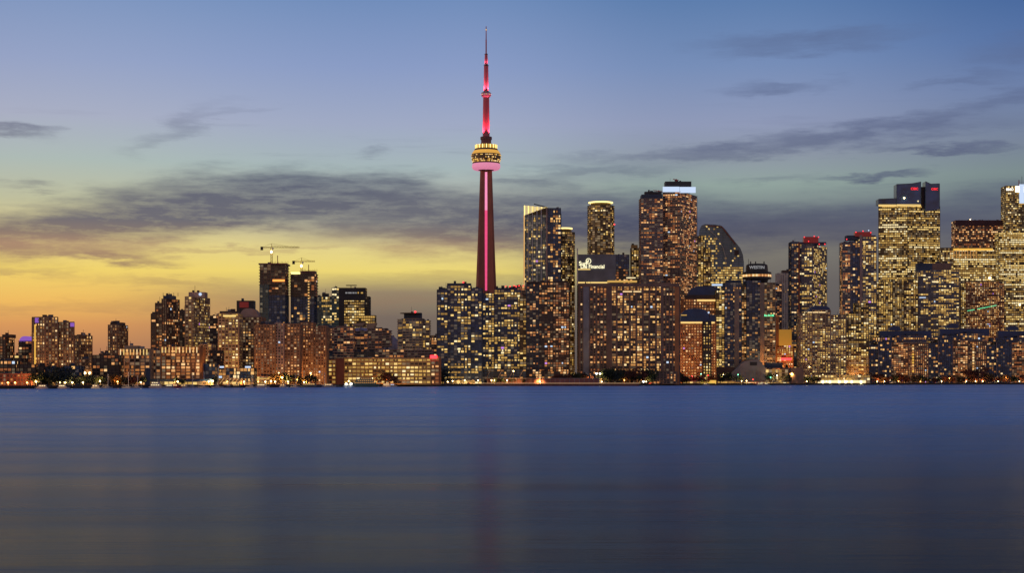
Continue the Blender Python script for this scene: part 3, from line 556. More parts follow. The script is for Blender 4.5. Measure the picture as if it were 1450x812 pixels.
B_('apartment_tower', 'balconied tower under a thin projecting roof disc', 260, [g(563.5, 570, 453, d=24, dy=3, p=.5), g(570, 598, 452, d=28, p=.26, glass='blue'), g(598, 608, 455, d=22, dy=3, p=.5), g(572, 597, 443.5, st='plain', base=452.5, d=14, dy=6, wall='slate')], 'balcb', extra=lambda B: (fx_disc(B), spot(B, 588, 442, 2.4, RE)))
B_('apartment_block', 'narrow mauve block in the gap left of the dark blue tower', 300, [g(607, 622, 476, d=18)], 'balc')
def fx_ware(B):
    strip(B, 609, 619, 503.5, 508, RE, 'red_sign'); Y = B['Y'] - 1.5; b = MB(B['o']); b.box(wx(476, Y), wx(487, Y), Y, Y + 4, GZ - .3, wz(508, Y), WALL['redbrown']); b.build('stair_tower', B['root'])
B_('warehouse', 'long yellow lit quayside warehouse with rows of bright windows', 45, [g(440, 476, 511, d=40, wall='orange', p=.82, pal='ye'), g(487, 610, 509, d=44, dy=1), g(610, 622, 507, d=40, dy=2, wall='orange', p=.5, pal='or')], 'ware', 'warehouse', extra=fx_ware)
# the waterfront towers
B_('apartment_tower', 'dark blue glass tower with a stepped top, first of the blue pair', 60, [g(619, 634, 411, d=30, wall='slate'), g(633, 667, 405, d=34, dy=2), g(667, 682.5, 409, d=28, dy=4, p=.34), g(633, 667, 401.5, st='plain', base=405.5, dy=6, d=20, wall='slate'), g(621, 634, 408.8, st='plain', base=411.5, dy=5, d=18, wall='slate')], 'bluey', extra=lambda B: (spot(B, 656, 400, 2, RE), mast(B, 656, 399, 402, 2)))
B_('apartment_tower', 'dark blue green glass tower, second of the blue pair', 90, [g(683.5, 700, 416, d=28, p=.5), g(700, 737, 411, d=34, dy=2, p=.42), g(736, 745.5, 420, d=28, dy=1, wall='olive', glass='warm', p=.55), g(702, 733, 408, st='plain', base=411.5, dy=8, d=18, wall='slate')], 'bluey', extra=lambda B: ([mast(B, x, 405.5, 409, 2.2) for x in (704, 712, 718, 727)], [spot(B, x, 406, 1.5, RE) for x in (716, 722, 731)]))
B_('apartment_tower', 'mauve rooftop block lit red behind the second blue tower', 200, [g(727, 743, 406, d=18)], 'balc', extra=lambda B: [spot(B, x, 405, 1.3, RE) for x in (728, 735, 741)])
def fx_slant(B):
    Y = B['Y'] - .6; b = MB(B['o'])
    for i in range(17):
        px = 742 + i * 2.0; f = i / 16; b.box(wx(px, Y), wx(px + 1.1, Y), Y, Y + .5, wz(305 - 11.5 * f, Y), wz(291 + 3 * f, Y), YE[3] if i % 3 else GOLDX)
    b.build('lit_crown', B['root']); b = MB(B['o']); b.xprof([(wx(742, Y), wz(305, Y)), (wx(742, Y), wz(291, Y)), (wx(776, Y), wz(294, Y)), (wx(776, Y), wz(296, Y))], Y + .8, Y + 14, WALL['olive']); b.build('crown_wedge', B['root'])
    b = MB(B['o']); Yb = Y + 8; b.bar((wx(756, Yb), Yb, wz(289, Yb)), (wx(775, Yb), Yb, wz(294, Yb)), 1.2, WALL['black']); b.build('roof_beam', B['root'])
    strip(B, 741.6, 742.8, 305, 540, AM[2], 'edge_light', -1, .4)
    for x in (747.5, 753.5, 760, 766): strip(B, x, x + .7, 303 - (x - 747) * .4, 540, WALL['white'], 'mullion', -.9, .5)
    strip(B, 773.2, 775.2, 295, 540, WALL['mauve'], 'corner_pier', -1.2, .8)
B_('apartment_tower', 'tall pale glass tower with a slanted brightly lit crown', 230, [g(742, 775, 305, d=32, p=.20, glass='pale'), g(775.5, 794, 295, d=30, dy=3, st='navy', p=.34), g(790, 794.5, 303, d=24, dy=5, st='navy'), g(742, 775, 296, st='plain', base=305, d=30, dy=1, wall='olive')], 'tealg', extra=fx_slant, px=768)
def fx_round(B, x0, x1, yr, ywall):
    Y = B['Y']; c = (wx((x0 + x1) / 2, Y), Y + (wx(x1, Y) - wx(x0, Y)) / 2); r = (wx(x1, Y) - wx(x0, Y)) / 2
    b = MB(B['o']); z = wz(yr, Y); n = 32
    b.lathe([(r * .93, z - 1.1), (r * 1.0, z - .9), (r * 1.0, z + .7), (r * .93, z + .9)], GOLDX, c, n); b.build('lit_ring', B['root'])
    b = MB(B['o']); b.lathe([(r * .8, wz(ywall, Y) - .5), (r * .8, z - .8)], WALL['olive'], c, n)
    for i in range(12): a = 2 * math.pi * i / 12; b.bar((c[0] + r * .9 * math.cos(a), c[1] + r * .9 * math.sin(a), wz(ywall, Y)), (c[0] + r * .9 * math.cos(a), c[1] + r * .9 * math.sin(a), z - .5), .6, WALL['olive'])
    b.build('crown_wall', B['root'])
B_('apartment_tower', 'golden round cornered tower tucked behind the slanted crown tower', 300, [g(786, 814, 329, rnd=1, sq=.9, n=24), g(789, 812, 336, rnd=1, sq=1.1, n=22, p=.6)], 'gold', extra=lambda B: fx_round(B, 789, 811, 323, 329), px=790)
B_('apartment_tower', 'bronze round tower topped by a bright golden ring', 380, [g(833, 870.5, 291, rnd=1, n=30)], 'gold', extra=lambda B: (fx_round(B, 834, 869, 285.5, 291), spot(B, 870, 318, 2, RE)), px=851)
B_('apartment_tower', 'dark brown gridded tower in front of the slanted crown tower', 70, [g(745.5, 763, 403, d=26, wall='slate', glass='dark', p=.26), g(763, 783, 401, d=28, dy=.8, p=.36), g(783, 806, 401, d=28, dy=1.4, glass='red', p=.42), g(746, 805, 399, st='plain', base=401.5, d=22, dy=4, wall='dkbrown')], 'dark')
def fx_sun(B):
    Y = B['Y'] - .9; o = B['o']; r = B['root']
    text('sign_lettering', 'Sun', 8.0, local(B, wx(825.5, Y), Y, wz(373.6, Y)), SIGNW, r); text('sign_lettering', 'Life Financial', 7.4, local(B, wx(839, Y), Y, wz(378, Y)), SIGNW, r, xs=.9)
    b = MB(o); c = (wx(833.3, Y), wz(370, Y)); n = 20
    for i in range(n):
        a = 2 * math.pi * i / n; a2 = 2 * math.pi * (i + 1) / n; b.bar((c[0] + 3.4 * math.cos(a), Y, c[1] + 3.6 * math.sin(a)), (c[0] + 3.4 * math.cos(a2), Y, c[1] + 3.6 * math.sin(a2)), .8, SIGNW)
    for k in (-1, 0, 1): b.bar((c[0] - 2.6, Y, c[1] - 1.4 + k), (c[0] + .6, Y, c[1] + .6 + k * 1.0), .5, SIGNW)
    b.build('sign_emblem', r); strip(B, 816.8, 818.4, 352, 404, WALL['white'], 'edge_fin', -1.2, 1.2)
    strip(B, 818.5, 836, 381, 382.4, YE[2], 'light_strip', -.9); strip(B, 818.5, 860, 399.5, 401.5, YE[2], 'light_strip', -.9); strip(B, 860, 902, 397.5, 400.3, YE[1], 'light_strip', -.9); strip(B, 887, 900, 393, 394.5, YE[3], 'light_strip', -.9)
B_('office_tower', 'slate glass office with a glowing round emblem and white roof sign', 260, [g(818.5, 872, 360.5, st='plain', base=399, d=30, m=mat('slate_blue_screen', (.12, .15, .19), .3), name='screen_wall'), g(872, 891, 361, st='navy', d=30, dy=2, p=.05), g(818.5, 905, 396, d=30, dy=1, st='officed', p=.4), g(860, 889, 382, base=396, d=22, dy=.5, st='officed', p=.3)], 'navy', extra=fx_sun)
B_('apartment_tower', 'narrow yellow sliver tower left of the tall twin towers', 520, [g(894, 908, 352, d=20, p=.5), g(894, 903, 347, st='plain', base=353, d=12, dy=3, wall='ochre')], 'gold')
def fx_twin(B):
    Y = B['Y'] - 1.2; b = MB(B['o'])
    for (a, c_, y0, y1) in ((938.5, 962.5, 264.5, 272), (962.5, 985.5, 264.8, 273.2)): b.box(wx(a, Y), wx(c_, Y) - .4, Y, Y + 1, wz(y1, Y), wz(y0, Y), SIGNB)
    b.build('white_lit_crown', B['root'])
    for x, y, l in ((953, 256, 8), (925, 272, 13)):
        b = MB(B['o']); Yc = B['Y'] + 10; b.bar((wx(x, Yc), Yc, wz(y - 2.2, Yc)), (wx(x + l, Yc), Yc, wz(y - .6, Yc)), 1.0, WALL['rust']); b.bar((wx(x + l * .6, Yc), Yc, wz(y + 1, Yc)), (wx(x + l * .6, Yc), Yc, wz(y - 2.4, Yc)), 1.2, WALL['rust']); b.build('window_washing_crane', B['root'])
B_('apartment_tower', 'tallest twin tower with a white lit band under its black roof box', 340, [g(938.5, 986.5, 272, xc=963, t=.35, p=.4), g(942, 979, 257, st='plain', base=272, d=20, dy=8)], 'balc', extra=fx_twin, px=945)
B_('apartment_tower', 'slightly lower twin tower joined to the white crowned one', 345, [g(907.5, 938.5, 282, d=30, p=.32, glass='blue'), g(908.5, 938, 275.5, st='plain', base=282, d=28, dy=1, wall='slate'), g(913, 937, 271.5, st='plain', base=276, d=14, dy=8)], 'balc', px=940)
B_('apartment_tower', 'olive stepped tower wedged between the twin towers and the curved glass tower', 460, [g(985, 996, 335, d=24, p=.5), g(996, 1006, 353, d=20, p=.4)], 'gold', px=960)
# curved glass tower
def curved_tower():
    Y = shore(1000) + 520; o = (wx(1020, Y), Y + 12, GZ); r = empty('office_tower', o, 'rounded glass tower shaped like a leaning dome', 'tower block'); d = 34
    pts = [(989.5, 600), (1053, 600), (1053.4, 372), (1052, 361), (1048.5, 352), (1043, 345), (1036, 336.5), (1028, 326), (1022, 320), (1012, 318), (998, 317.5), (993, 320), (990, 327), (989.5, 336)]
    b = MB(o); w = [(wx(x, Y), max(GZ, wz(y, Y))) for x, y in pts]; n = len(w)
    b.add([(x, Y, z) for x, z in w] + [(x + 3, Y + d, z) for x, z in w], [[i, n + i, n + (i + 1) % n, (i + 1) % n] for i in range(n)] + [list(range(n)), list(range(n, 2 * n))[::-1]], mat('curved_glazing', (.10, .18, .25), .15, vary=.4, nscale=.03)); b.build('wall', r)
    def span(z):
        xs = []
        for i in range(n):
            (xa, za), (xb, zb) = w[i], w[(i + 1) % n]
            if (za - z) * (zb - z) < 0: xs.append(xa + (xb - xa) * (z - za) / (zb - za))
        return (min(xs), max(xs)) if len(xs) > 1 else None
    B = dict(root=r, o=o, win=[], Y=Y); OCC.append((990, 1052, 325, 600, Y)); c = MB(o); z = GZ + 3; k = 0
    while z < w[9][1]:
        s = span(z)
        if s:
            c.box(s[0] + .3, s[1] - .3, Y - .5, Y + .3, z, z + .7, WALL['teal']); hi = (z - GZ) / (w[9][1] - GZ); nb = int((s[1] - s[0] - 1.5) / 3)
            if z + 4 < w[9][1] - 1:
                s2 = span(z + 4) or s; nb = int((min(s[1], s2[1]) - max(s[0], s2[0]) - 2) / 3)
                for j in range(nb):
                    x = max(s[0], s2[0]) + 2 + 3 * j; fx = (x - w[0][0]) / (w[1][0] - w[0][0])
                    pr = .85 if hi < .72 else (.55 if fx < .4 and hi < .93 else .1)
                    if random.random() < pr: B['win'].append((x, Y - .1, z + 2.3, 2.6, 2.5, Vector((1, 0)), random.choice(YE[:3] if hi > .6 else YE), Vector((0, -1))))
        z += 4; k += 1
    for px in (1000, 1012, 1024, 1036, 1046): c.box(wx(px, Y) - .25, wx(px, Y) + .25, Y - .6, Y + .2, GZ, wz({1000: 321, 1012: 321, 1024: 326, 1036: 340, 1046: 353}[px], Y), WALL['teal'])
    c.build('slabs_and_piers', r)
    c = MB(o); ridge = [(996, 319), (1004, 326), (1012, 333), (1019, 342), (1024, 352), (1027, 364), (1028, 380)]
    for (xa, ya), (xb, yb) in zip(ridge, ridge[1:]): c.bar((wx(xa, Y), Y - .9, wz(ya, Y)), (wx(xb, Y), Y - .9, wz(yb, Y)), 1.0, WALL['steel'])
    c.build('ridge_line', r); c = MB(o)
    for (xa, ya), (xb, yb) in zip([(1001, 319.5), (1022, 321.5), (1035, 338)], [(1022, 321.5), (1035, 338), (1041, 346)]): c.bar((wx(xa, Y), Y - .6, wz(ya, Y)), (wx(xb, Y), Y - .6, wz(yb, Y)), 1.6, WALL['redbrown'])
    c.build('roof_edge', r); c = MB(o); c.box(wx(1040, Y), wx(1046, Y), Y - .8, Y + .5, wz(362, Y), wz(355, Y), WALL['dkbrown']); c.build('dark_panel', r); BLD.append(B)
curved_tower()
# the wide hotel slab
def fx_hotel(B):
    strip(B, 826, 834, 404, 545, WALL['grey'], 'blank_pier', -1.6, 1.8); strip(B, 859, 864, 404, 545, WALL['brown'], 'blank_pier', -1.6, 1.8); strip(B, 843, 846, 404, 545, WALL['brown'], 'blank_pier', -1.6, 1.8)
    strip(B, 955.5, 961.5, 405, 545, WALL['orange'], 'blank_pier', -1.6, 1.8); strip(B, 820, 962, 401.5, 406.5, WALL['brown'], 'parapet', -1.9, 2)
    strip(B, 882, 895, 412.5, 414, AM[3], 'light_strip', -2.2); strip(B, 897, 908, 412.5, 414, AM[3], 'light_strip', -2.2)
B_('hotel', 'very wide brown slab with vertical piers on the waterfront', 55, [g(820.5, 864, 405, d=22), g(864, 938, 405, d=22, dy=.02, st='hotelw'), g(938, 962, 405, d=22), g(925, 950, 400.5, st='plain', base=404, d=12, dy=5, wall='brown'), g(821, 858, 402.5, st='plain', base=405, d=12, dy=5, wall='brown'), g(839, 958, 527, d=5, dy=-5, wall='brown', p=.3)], 'hotel', extra=fx_hotel)
# blue roofed pair
def fx_q1(B): barrel(B, 963, 1006, 437, 456.5, 24, WALL['blue'], .5, .45); spot(B, 1003.5, 443, 2.6, SIGNB, dy=-1); strip(B, 964.5, 972.5, 446, 447.3, YE[1], 'light_strip', -.4, 1); strip(B, 964, 1012, 456, 458.4, YE[2], 'light_strip', -1.6); strip(B, 1005, 1013, 446, 456, WALL['blue'], 'roof_shoulder', 1, 20)
B_('office_block', 'orange brick block with small square windows under a rounded blue roof', 110, [g(962.5, 1014, 457, d=26, p=.86), g(995, 1007, 457, d=4, dy=-3, wall='black', glass='dark', p=.8, pal='ye')], 'orange', extra=fx_q1)
B_('office_block', 'taller orange block behind with a broad rounded blue roof', 190, [g(967, 1023, 425, d=26, p=.7), g(971, 1020, 418, st='plain', base=425, d=24, dy=.6, wall='dkbrown')], 'orange', extra=lambda B: (barrel(B, 973.5, 1024, 405.5, 419, 22, WALL['blue'], .8, .5), strip(B, 987, 1013, 424.5, 427, YE[2], 'light_strip', -1.6), strip(B, 1008, 1023, 402.5, 405, SIGNB, 'light_strip', 3)))
B_('apartment_tower', 'slate tower with a brown vertical pier right of the blue roofed blocks', 130, [g(1014, 1026, 412, d=26, dy=2, wall='olive', glass='warm', p=.7, pal='ye'), g(1026, 1050, 401, d=28, p=.2), g(1029, 1050, 397, st='plain', base=401.5, d=18, dy=4, wall='slate')], 'blue', extra=lambda B: strip(B, 1040, 1046.5, 409, 532, WALL['tan'], 'blank_pier', -1.5, 1.7))
def fx_west(B):
    Y = B['Y'] + 2; cx = wx(1074.5, Y); o = B['o']; r1_ = wx(1095, Y) - cx; q = MB(o); c = (cx, Y + r1_)
    q.lathe([(r1_ * .72, wz(400, Y)), (r1_ * .8, wz(395, Y)), (r1_, wz(394.5, Y)), (r1_, wz(384.8, Y)), (r1_ * .78, wz(384, Y)), (r1_ * .74, wz(374.5, Y)), (r1_ * .6, wz(373, Y))], WALL['black'], c, 32); w = q.build('revolving_restaurant', B['root'])
    q = MB(o)
    for i in range(48):
        a = 2 * math.pi * i / 48; q.obox((c[0] + math.cos(a) * (r1_ + .1), c[1] + math.sin(a) * (r1_ + .1)), (-math.sin(a), math.cos(a)), 1.15, .15, wz(391.6, Y), wz(388.4, Y), random.choice((AM[2], AM[3], OR[2], OR[1])))
    q.build('restaurant_glazing', w); yy = c[1] - r1_ * .78 - .6; s = 'WESTIN'
    text('sign_lettering', s, 6.2, local(B, wx(1072, yy), yy, wz(379, yy)), TXT, B['root'], 1.2)
    strip(B, 1076.3, 1082, 401, 532, WALL['tan'], 'blank_pier', -1.5, 1.7)
    for i, x in enumerate((1082.4, 1084, 1085.6, 1088, 1089.7, 1091.5, 1093.2, 1094.8)): strip(B, x, x + 1.0, 445.6 + (i % 3) * .5, 448.3, GR, 'green_sign_stroke', -1.9)
    [mast(B, x, 370.5, 374, 1.5) for x in (1063, 1070, 1082)]; mast(B, 1060, 367, 375, .5)
B_('hotel', 'tower hotel with a revolving round restaurant under a black drum', 140, [g(1050, 1057, 404, d=26, dy=3, wall='olive', glass='warm', p=.5), g(1057, 1077, 398, d=28, p=.14), g(1082, 1098, 401, d=28, dy=1, wall='tan', glass='warm', p=.34)], 'blue', extra=fx_west)
B_('office_tower', 'blank grey concrete tower behind the revolving restaurant hotel', 700, [g(1101, 1121, 388, d=26), g(1108, 1121, 383, st='plain', base=388.5, d=16, dy=5, wall='dkbrown')], 'concr', px=1090)
B_('apartment_tower', 'thin mauve tower in front of the blank concrete tower', 480, [g(1097, 1107, 403, d=20, glass='blue')], 'balc', px=1090)
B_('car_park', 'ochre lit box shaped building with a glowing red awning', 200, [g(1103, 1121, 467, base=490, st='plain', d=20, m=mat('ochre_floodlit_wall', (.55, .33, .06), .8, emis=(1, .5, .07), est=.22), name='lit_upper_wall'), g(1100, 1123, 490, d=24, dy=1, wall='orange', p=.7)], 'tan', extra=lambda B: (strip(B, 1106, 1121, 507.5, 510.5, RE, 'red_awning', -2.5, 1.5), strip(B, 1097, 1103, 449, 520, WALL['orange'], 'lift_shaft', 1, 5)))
def redtop(x0, x1, y0, y1, dy=6): return lambda B: strip(B, x0, x1, y0, y1, REDG, 'red_lit_roof_box', dy, 12)
B_('apartment_tower', 'blue balconied tower with a red lit roof box standing alone', 210, [g(1120.5, 1131.5, 343, d=26, st='blue', p=.30), g(1131.5, 1170.5, 346, xc=1150, t=.3, p=.4), g(1131, 1170, 343, st='plain', base=346.5, d=18, dy=8, wall='slate')], 'balcb', px=1140,
   extra=lambda B: (redtop(1138.5, 1159, 335.5, 344)(B), [spot(B, x, y, 1.4, RE) for x, y in ((1139, 336), (1153, 334.8), (1159, 336), (1160, 346), (1168, 346), (1145, 342))], strip(B, 1130.5, 1132.8, 343, 530, WALL['redbrown'], 'blank_pier', -1.6, 1.6)))
B_('apartment_tower', 'blue balconied tower with red roof lamps beside the yellow office giant', 230, [g(1193, 1204, 344, d=24, p=.5, pal='or'), g(1204, 1218, 342, d=26, dy=1, st='navy', p=.3), g(1218, 1241, 336, d=28, p=.5), g(1199, 1240, 333.5, st='plain', base=340, d=18, dy=8, wall='slate')], 'balcb', px=1180,
   extra=lambda B: (redtop(1211, 1234, 328.5, 335)(B), [spot(B, x, y, 1.5, RE) for x, y in ((1199, 339), (1212, 329), (1222, 327.5), (1233, 329.5))], spot(B, 1230, 326.5, 2, SIGNB), strip(B, 1217.5, 1221, 333, 530, WALL['mauve'], 'blank_pier', -1.6, 1.6)))
B_('apartment_tower', 'broad condominium with a rounded blue roof in front of the red topped tower', 80, [g(1133, 1150, 445, d=26, p=.36), g(1150, 1176, 440, d=28, dy=1, p=.42), g(1176, 1198, 447, d=24, dy=1, p=.44)], 'tan',
   extra=lambda B: (barrel(B, 1145, 1177, 433, 442, 20, WALL['blue'], 3), strip(B, 1144, 1170, 442, 443.3, AM[3], 'light_strip', -1.2), [strip(B, x, x + .7, 441, 530, WALL['tan'], 'pilaster', -1.4, 1) for x in (1131, 1140, 1150, 1159, 1169)]))
B_('apartment_tower', 'lit green gold tower behind the quayside pavilion', 90, [g(1198, 1230, 445, d=24, p=.4), g(1212, 1230, 430, d=20, dy=4)], 'gold')
# office giant with blue glass crown
def fx_bank(B):
    Y = B['Y'] - 2; o = B['o']
    for (pts, nm) in (([(1269.5, 292), (1269.5, 261), (1291, 260), (1304, 257.5), (1304, 290)], 'glass_screen'), ([(1310.5, 300), (1310.5, 257), (1318, 260.5), (1330.5, 260), (1330.5, 296)], 'glass_screen'), ([(1244, 290), (1244, 282), (1269, 281), (1269, 290)], 'glass_screen')):
        q = MB(o); q.xprof([(wx(x, Y), wz(y, Y)) for x, y in pts], Y, Y + 24, mat('crown_glass', (.03, .09, .22), .12, vary=.5, nscale=.05)); s = q.build(nm, B['root'])
        q = MB(o)
        for (xa, ya), (xb, yb) in zip(pts, pts[1:] + pts[:1]): q.bar((wx(xa, Y), Y - .4, wz(ya, Y)), (wx(xb, Y), Y - .4, wz(yb, Y)), .5, WALL['teal'])
        q.build('frame', s)
    q = MB(o); q.box(wx(1304, Y), wx(1310.5, Y), Y + 8, Y + 20, wz(296, Y), wz(264, Y), WALL['dkbrown']); q.build('stair_core', B['root'])
    text('sign_lettering', 'CIBC', 6.0, local(B, wx(1295, Y - .6), Y - .6, wz(267.6, Y)), SIGNR, B['root'], .3); text('sign_lettering', 'CIBC', 5.4, local(B, wx(1323.5, Y - .6), Y - .6, wz(268, Y)), SIGNR, B['root'], .3)
    spot(B, 1280.5, 280.5, 2.8, WARMX, dy=-4); spot(B, 1300, 285, 2.6, YE[3], dy=-3); strip(B, 1244, 1304, 289.5, 292.5, YE[2], 'lit_cornice', -2.4)
B_('office_tower', 'giant yellow lit office tower with a broken blue glass crown', 520, [g(1244, 1331, 292, poly=[(1244, 8), (1285, 0), (1331, 14), (1331, 52), (1244, 50)], p=.70)], 'office', extra=fx_bank, px=1240)
B_('office_tower', 'dark oxblood office slab against the sky left of the rightmost tower', 620, [g(1353, 1430, 313, d=30, p=.4, wall='redbrown'), ], 'officed', extra=lambda B: (strip(B, 1353, 1430, 312, 320, mat('oxblood_band', (.06, .02, .022)), 'dark_roof_band', -1.0, 2), spot(B, 1374, 311, 1.8, WARMX), [spot(B, x, 311.5, 1, REDG) for x in (1358, 1386, 1400, 1414)]), px=1300)
B_('office_tower', 'gold banded office in front of the dark oxblood slab', 420, [g(1332, 1350, 352, d=26, p=.55), g(1350, 1410, 354, d=30, dy=1, p=.9)], 'office', extra=lambda B: (strip(B, 1350, 1406, 352, 355, GOLD, 'lit_cornice', -.6), spot(B, 1401.5, 394, 4.2, WARMX, 'floodlight', -3), [strip(B, x, x + .8, 355, 366, AM[1], 'lit_fin', -.7) for x in range(1346, 1385, 4)]), px=1310)
def fx_right(B):
    Y = B['Y'] - 1; text('sign_lettering', 'BMO', 6.4, local(B, wx(1430, Y), Y, wz(268.4, Y)), mat('white_sign_bright', (.1, .1, .1), emis=(1, .95, .82), est=2), B['root'], .3)
    strip(B, 1443.5, 1450.5, 261, 288, SIGNB, 'white_lit_hoist', -3, 1); strip(B, 1438, 1452, 264, 272, WARMX, 'white_floodlight', -2.6, .8); mast(B, 1443, 255, 266, 1.2, WALL['rust']); mast(B, 1447, 250, 266, .5)
B_('office_tower', 'rightmost tall office tower with a white sign and blazing white hoist lights', 560, [g(1424.5, 1470, 264, d=34, p=.34, bay=3.4), g(1414, 1470, 330, d=30, dy=-6, p=.86)], 'office', extra=fx_right, px=1340)
B_('office_tower', 'banded glass midrise with a slate and brown roof box', 220, [g(1300, 1318, 384, d=22, p=.3), g(1318, 1358, 383, d=26, dy=1, p=.42), g(1299, 1320, 373, st='plain', base=384, d=16, dy=4, wall='slate'), g(1320, 1347, 373, st='plain', base=383, d=16, dy=5, wall='brown')], 'balcb', extra=lambda B: (strip(B, 1302, 1311, 421, 422.4, SIGNB, 'blue_light_strip'), strip(B, 1320, 1329, 398.5, 400.2, YE[3], 'light_strip')))
def fx_green(B):
    for x0, y0, x1, y1 in ((1370, 440.6, 1380, 438.8), (1384, 438, 1411, 432.8)):
        b = MB(B['o']); Y = B['Y'] - 2; b.bar((wx(x0, Y), Y, wz(y0, Y)), (wx(x1, Y), Y, wz(y1, Y)), .7, GR); b.build('green_light_strip', B['root'])
B_('office_tower', 'copper brown framed midrise crossed by a slanting green light strip', 230, [g(1368, 1415, 400, d=28, wall='redbrown', glass='warm', p=.45), g(1360, 1368, 402, d=20, dy=3, wall='olive', glass='office', p=.8, pal='ye'), g(1414, 1422, 402, d=24, dy=2, wall='redbrown', p=.5)], 'brown', extra=fx_green)
B_('office_tower', 'lit olive gridded block at the foot of the yellow office giant', 170, [g(1241, 1264, 400, d=24, p=.6), g(1264, 1280, 396, d=24, dy=1, p=.35, glass='office'), g(1280, 1300, 398, d=24, dy=2, p=.55, wall='dkbrown')], 'gold')
B_('office_tower', 'yellow lit block along the right edge behind the blue quayside terraces', 200, [g(1422, 1470, 396, d=28, p=.7, st='office')], 'office', extra=lambda B: spot(B, 1444, 432, 3, WARMX, 'floodlight'))
# blue quayside terraces
def terrace(x0, x1, xb, y, label, off, p2, seed):
    rs = random.Random(seed)
    def ex(B):
        a = xb - rs.uniform(2, 9); barrel(B, a, a + 17, y - 23, y - 17, 14, WALL['blue'], 17, .6); strip(B, x0 - .5, xb + 2, y - 1.3, y, WALL['slate'], 'eave', -1.6, 3); strip(B, xb + 3, x1, y + .2, y + 1.2, WALL['tan'], 'eave', -1.6, 3)
        for x in (x0 + 13, xb): strip(B, x, x + .8, y, 530, WALL['mauve'], 'edge_fin', -1.3, 1)
        w = x1 - xb; c = xb + w * rs.uniform(.35, .6); [strip(B, c, c + 2.4, yy_, yy_ + 2.4, rs.choice(AM[1:] + [GOLD]), 'stair_window', -1.45, .5) for yy_ in range(int(y) + 4, 526, 4)]
        for i in range(3): strip(B, xb + w * (.1 + .3 * i), xb + w * (.1 + .3 * i) + w * .18, y - 9 - 3 * (i % 2), y - 8, WALL['slate'], 'penthouse', 12, 8)
    B_('terrace_block', label, off, [g(x0, x0 + 13, y + 4, d=22, dy=1.5, p=.3, wall='slate'), g(x0 + 13, xb, y, d=22, p=.18), g(xb, xb + (x1 - xb) * .45, y + 1, d=22, dy=2.2, st='balc', p=p2, wall='brown', glass='red'), g(xb + (x1 - xb) * .45, x1, y + 3, d=22, dy=.8, st='brick', p=p2 * .8, wall='brown', glass='warm'),
                                    g(x0 + 6, xb + 8, y - 6, base=y, d=18, dy=9, st='navy', p=.3), g(xb + 8, x1 - 3, y - 9, base=y + 2, d=18, dy=10, st='navy', p=.3, wall='brown'), g(x0 + 16, x1 + 4, y - 16, base=y - 6, d=12, dy=18, st='plain', wall='blue', name='roof_terrace')], 'navy', 'apartment block', extra=ex)
terrace(1230, 1315, 1262, 485, 'blue glass terrace block nearest the quayside pavilion', 75, .5, 1)
terrace(1315, 1397, 1349, 482, 'middle blue glass terrace block with a red brick wing', 75, .45, 2)
terrace(1397.5, 1480, 1432.5, 485, 'blue glass terrace block cut by the right edge', 75, .5, 5)
# low buildings along the quay
B_('apartment_block', 'low brown row with scattered lights at the far left quay', 90, [g(-6, 22, 512, d=18), g(22, 50, 517, d=16, dy=3), g(50, 62, 520, d=14, dy=6)], 'dark')
B_('shed', 'orange glowing quayside shed at the far left', 30, [g(-6, 44, 531, d=14, p=.25, wall='redbrown', glass='red')], 'brick', extra=lambda B: [spot(B, x, 543, 1.6, ORF, 'wall_lamp', -2) for x in (3, 12, 22, 39)])
B_('apartment_block', 'dark blue low office with a few lit panes behind the left trees', 60, [g(62, 90, 522, d=16, p=.2), g(90, 112, 519, d=18, dy=4, p=.25), ], 'navy')
B_('apartment_block', 'amber floodlit midrise below the dull brown block', 120, [g(111, 131, 510, d=16, p=.5)], 'brick', extra=lambda B: [spot(B, x, 529, 2.4, WARMX, 'wall_lamp', -2) for x in (120, 127)])
B_('silo', 'narrow blue grey silo by the left marina', 30, [g(205, 212, 523, st='plain', rnd=1, n=16, wall='slate', name='shell'), g(206, 211, 521.5, base=523, st='plain', rnd=1, n=12, wall='blue', dy=.5, name='cap')], 'plain', 'silo')
B_('shed', 'long low shed with a dark teal roof behind the white tour boat', 22, [g(212, 246, 541, d=12, st='shop', p=.5), g(212, 246, 537.5, base=541, st='plain', d=13, dy=-.8, wall='teal', name='roof')], 'shop', 'shed')
B_('shed', 'second low shed with a dark blue roof right of the teal roofed one', 26, [g(252, 300, 541.5, d=12, st='shop', p=.4), g(251, 301, 537.5, base=541.5, st='plain', d=13, dy=-.8, wall='blue', name='roof')], 'shop', 'shed')
B_('apartment_block', 'dark blue cubic block right of the lit fin midrise', 40, [g(277, 286, 522, d=16, p=.1), g(286, 305, 516, d=18, dy=2, p=.25)], 'navy')
B_('school', 'low black block with a regular grid of small lamps', 40, [g(304, 320, 524, d=16, wall='tan', glass='warm', p=.6), g(320, 360, 522, d=18, dy=1, wall='black', p=.5)], 'navy', extra=lambda B: [strip(B, a, c, 519, 521.5, SIGNB, 'white_roof_lamp', -1) for a, c in ((311, 317), (347, 355))])
def fx_tent(B):
    Y = B['Y'] - 3; q = MB(B['o']); 
    for i in range(6): xa = 311 + i * 5.2; q.bar((wx(xa, Y), Y, wz(544, Y)), (wx(xa + 6, Y), Y, wz(536, Y)), .35, AM[2])
    q.build('string_of_lamps', B['root'])
B_('market_hall', 'low curved market hall strung with warm lamps', 20, [g(309, 341, 540, d=12, p=.7, wall='orange')], 'shop', 'market hall', extra=lambda B: (barrel(B, 308, 342, 535.5, 541, 13, WALL['tan'], -1, .8), fx_tent(B)))
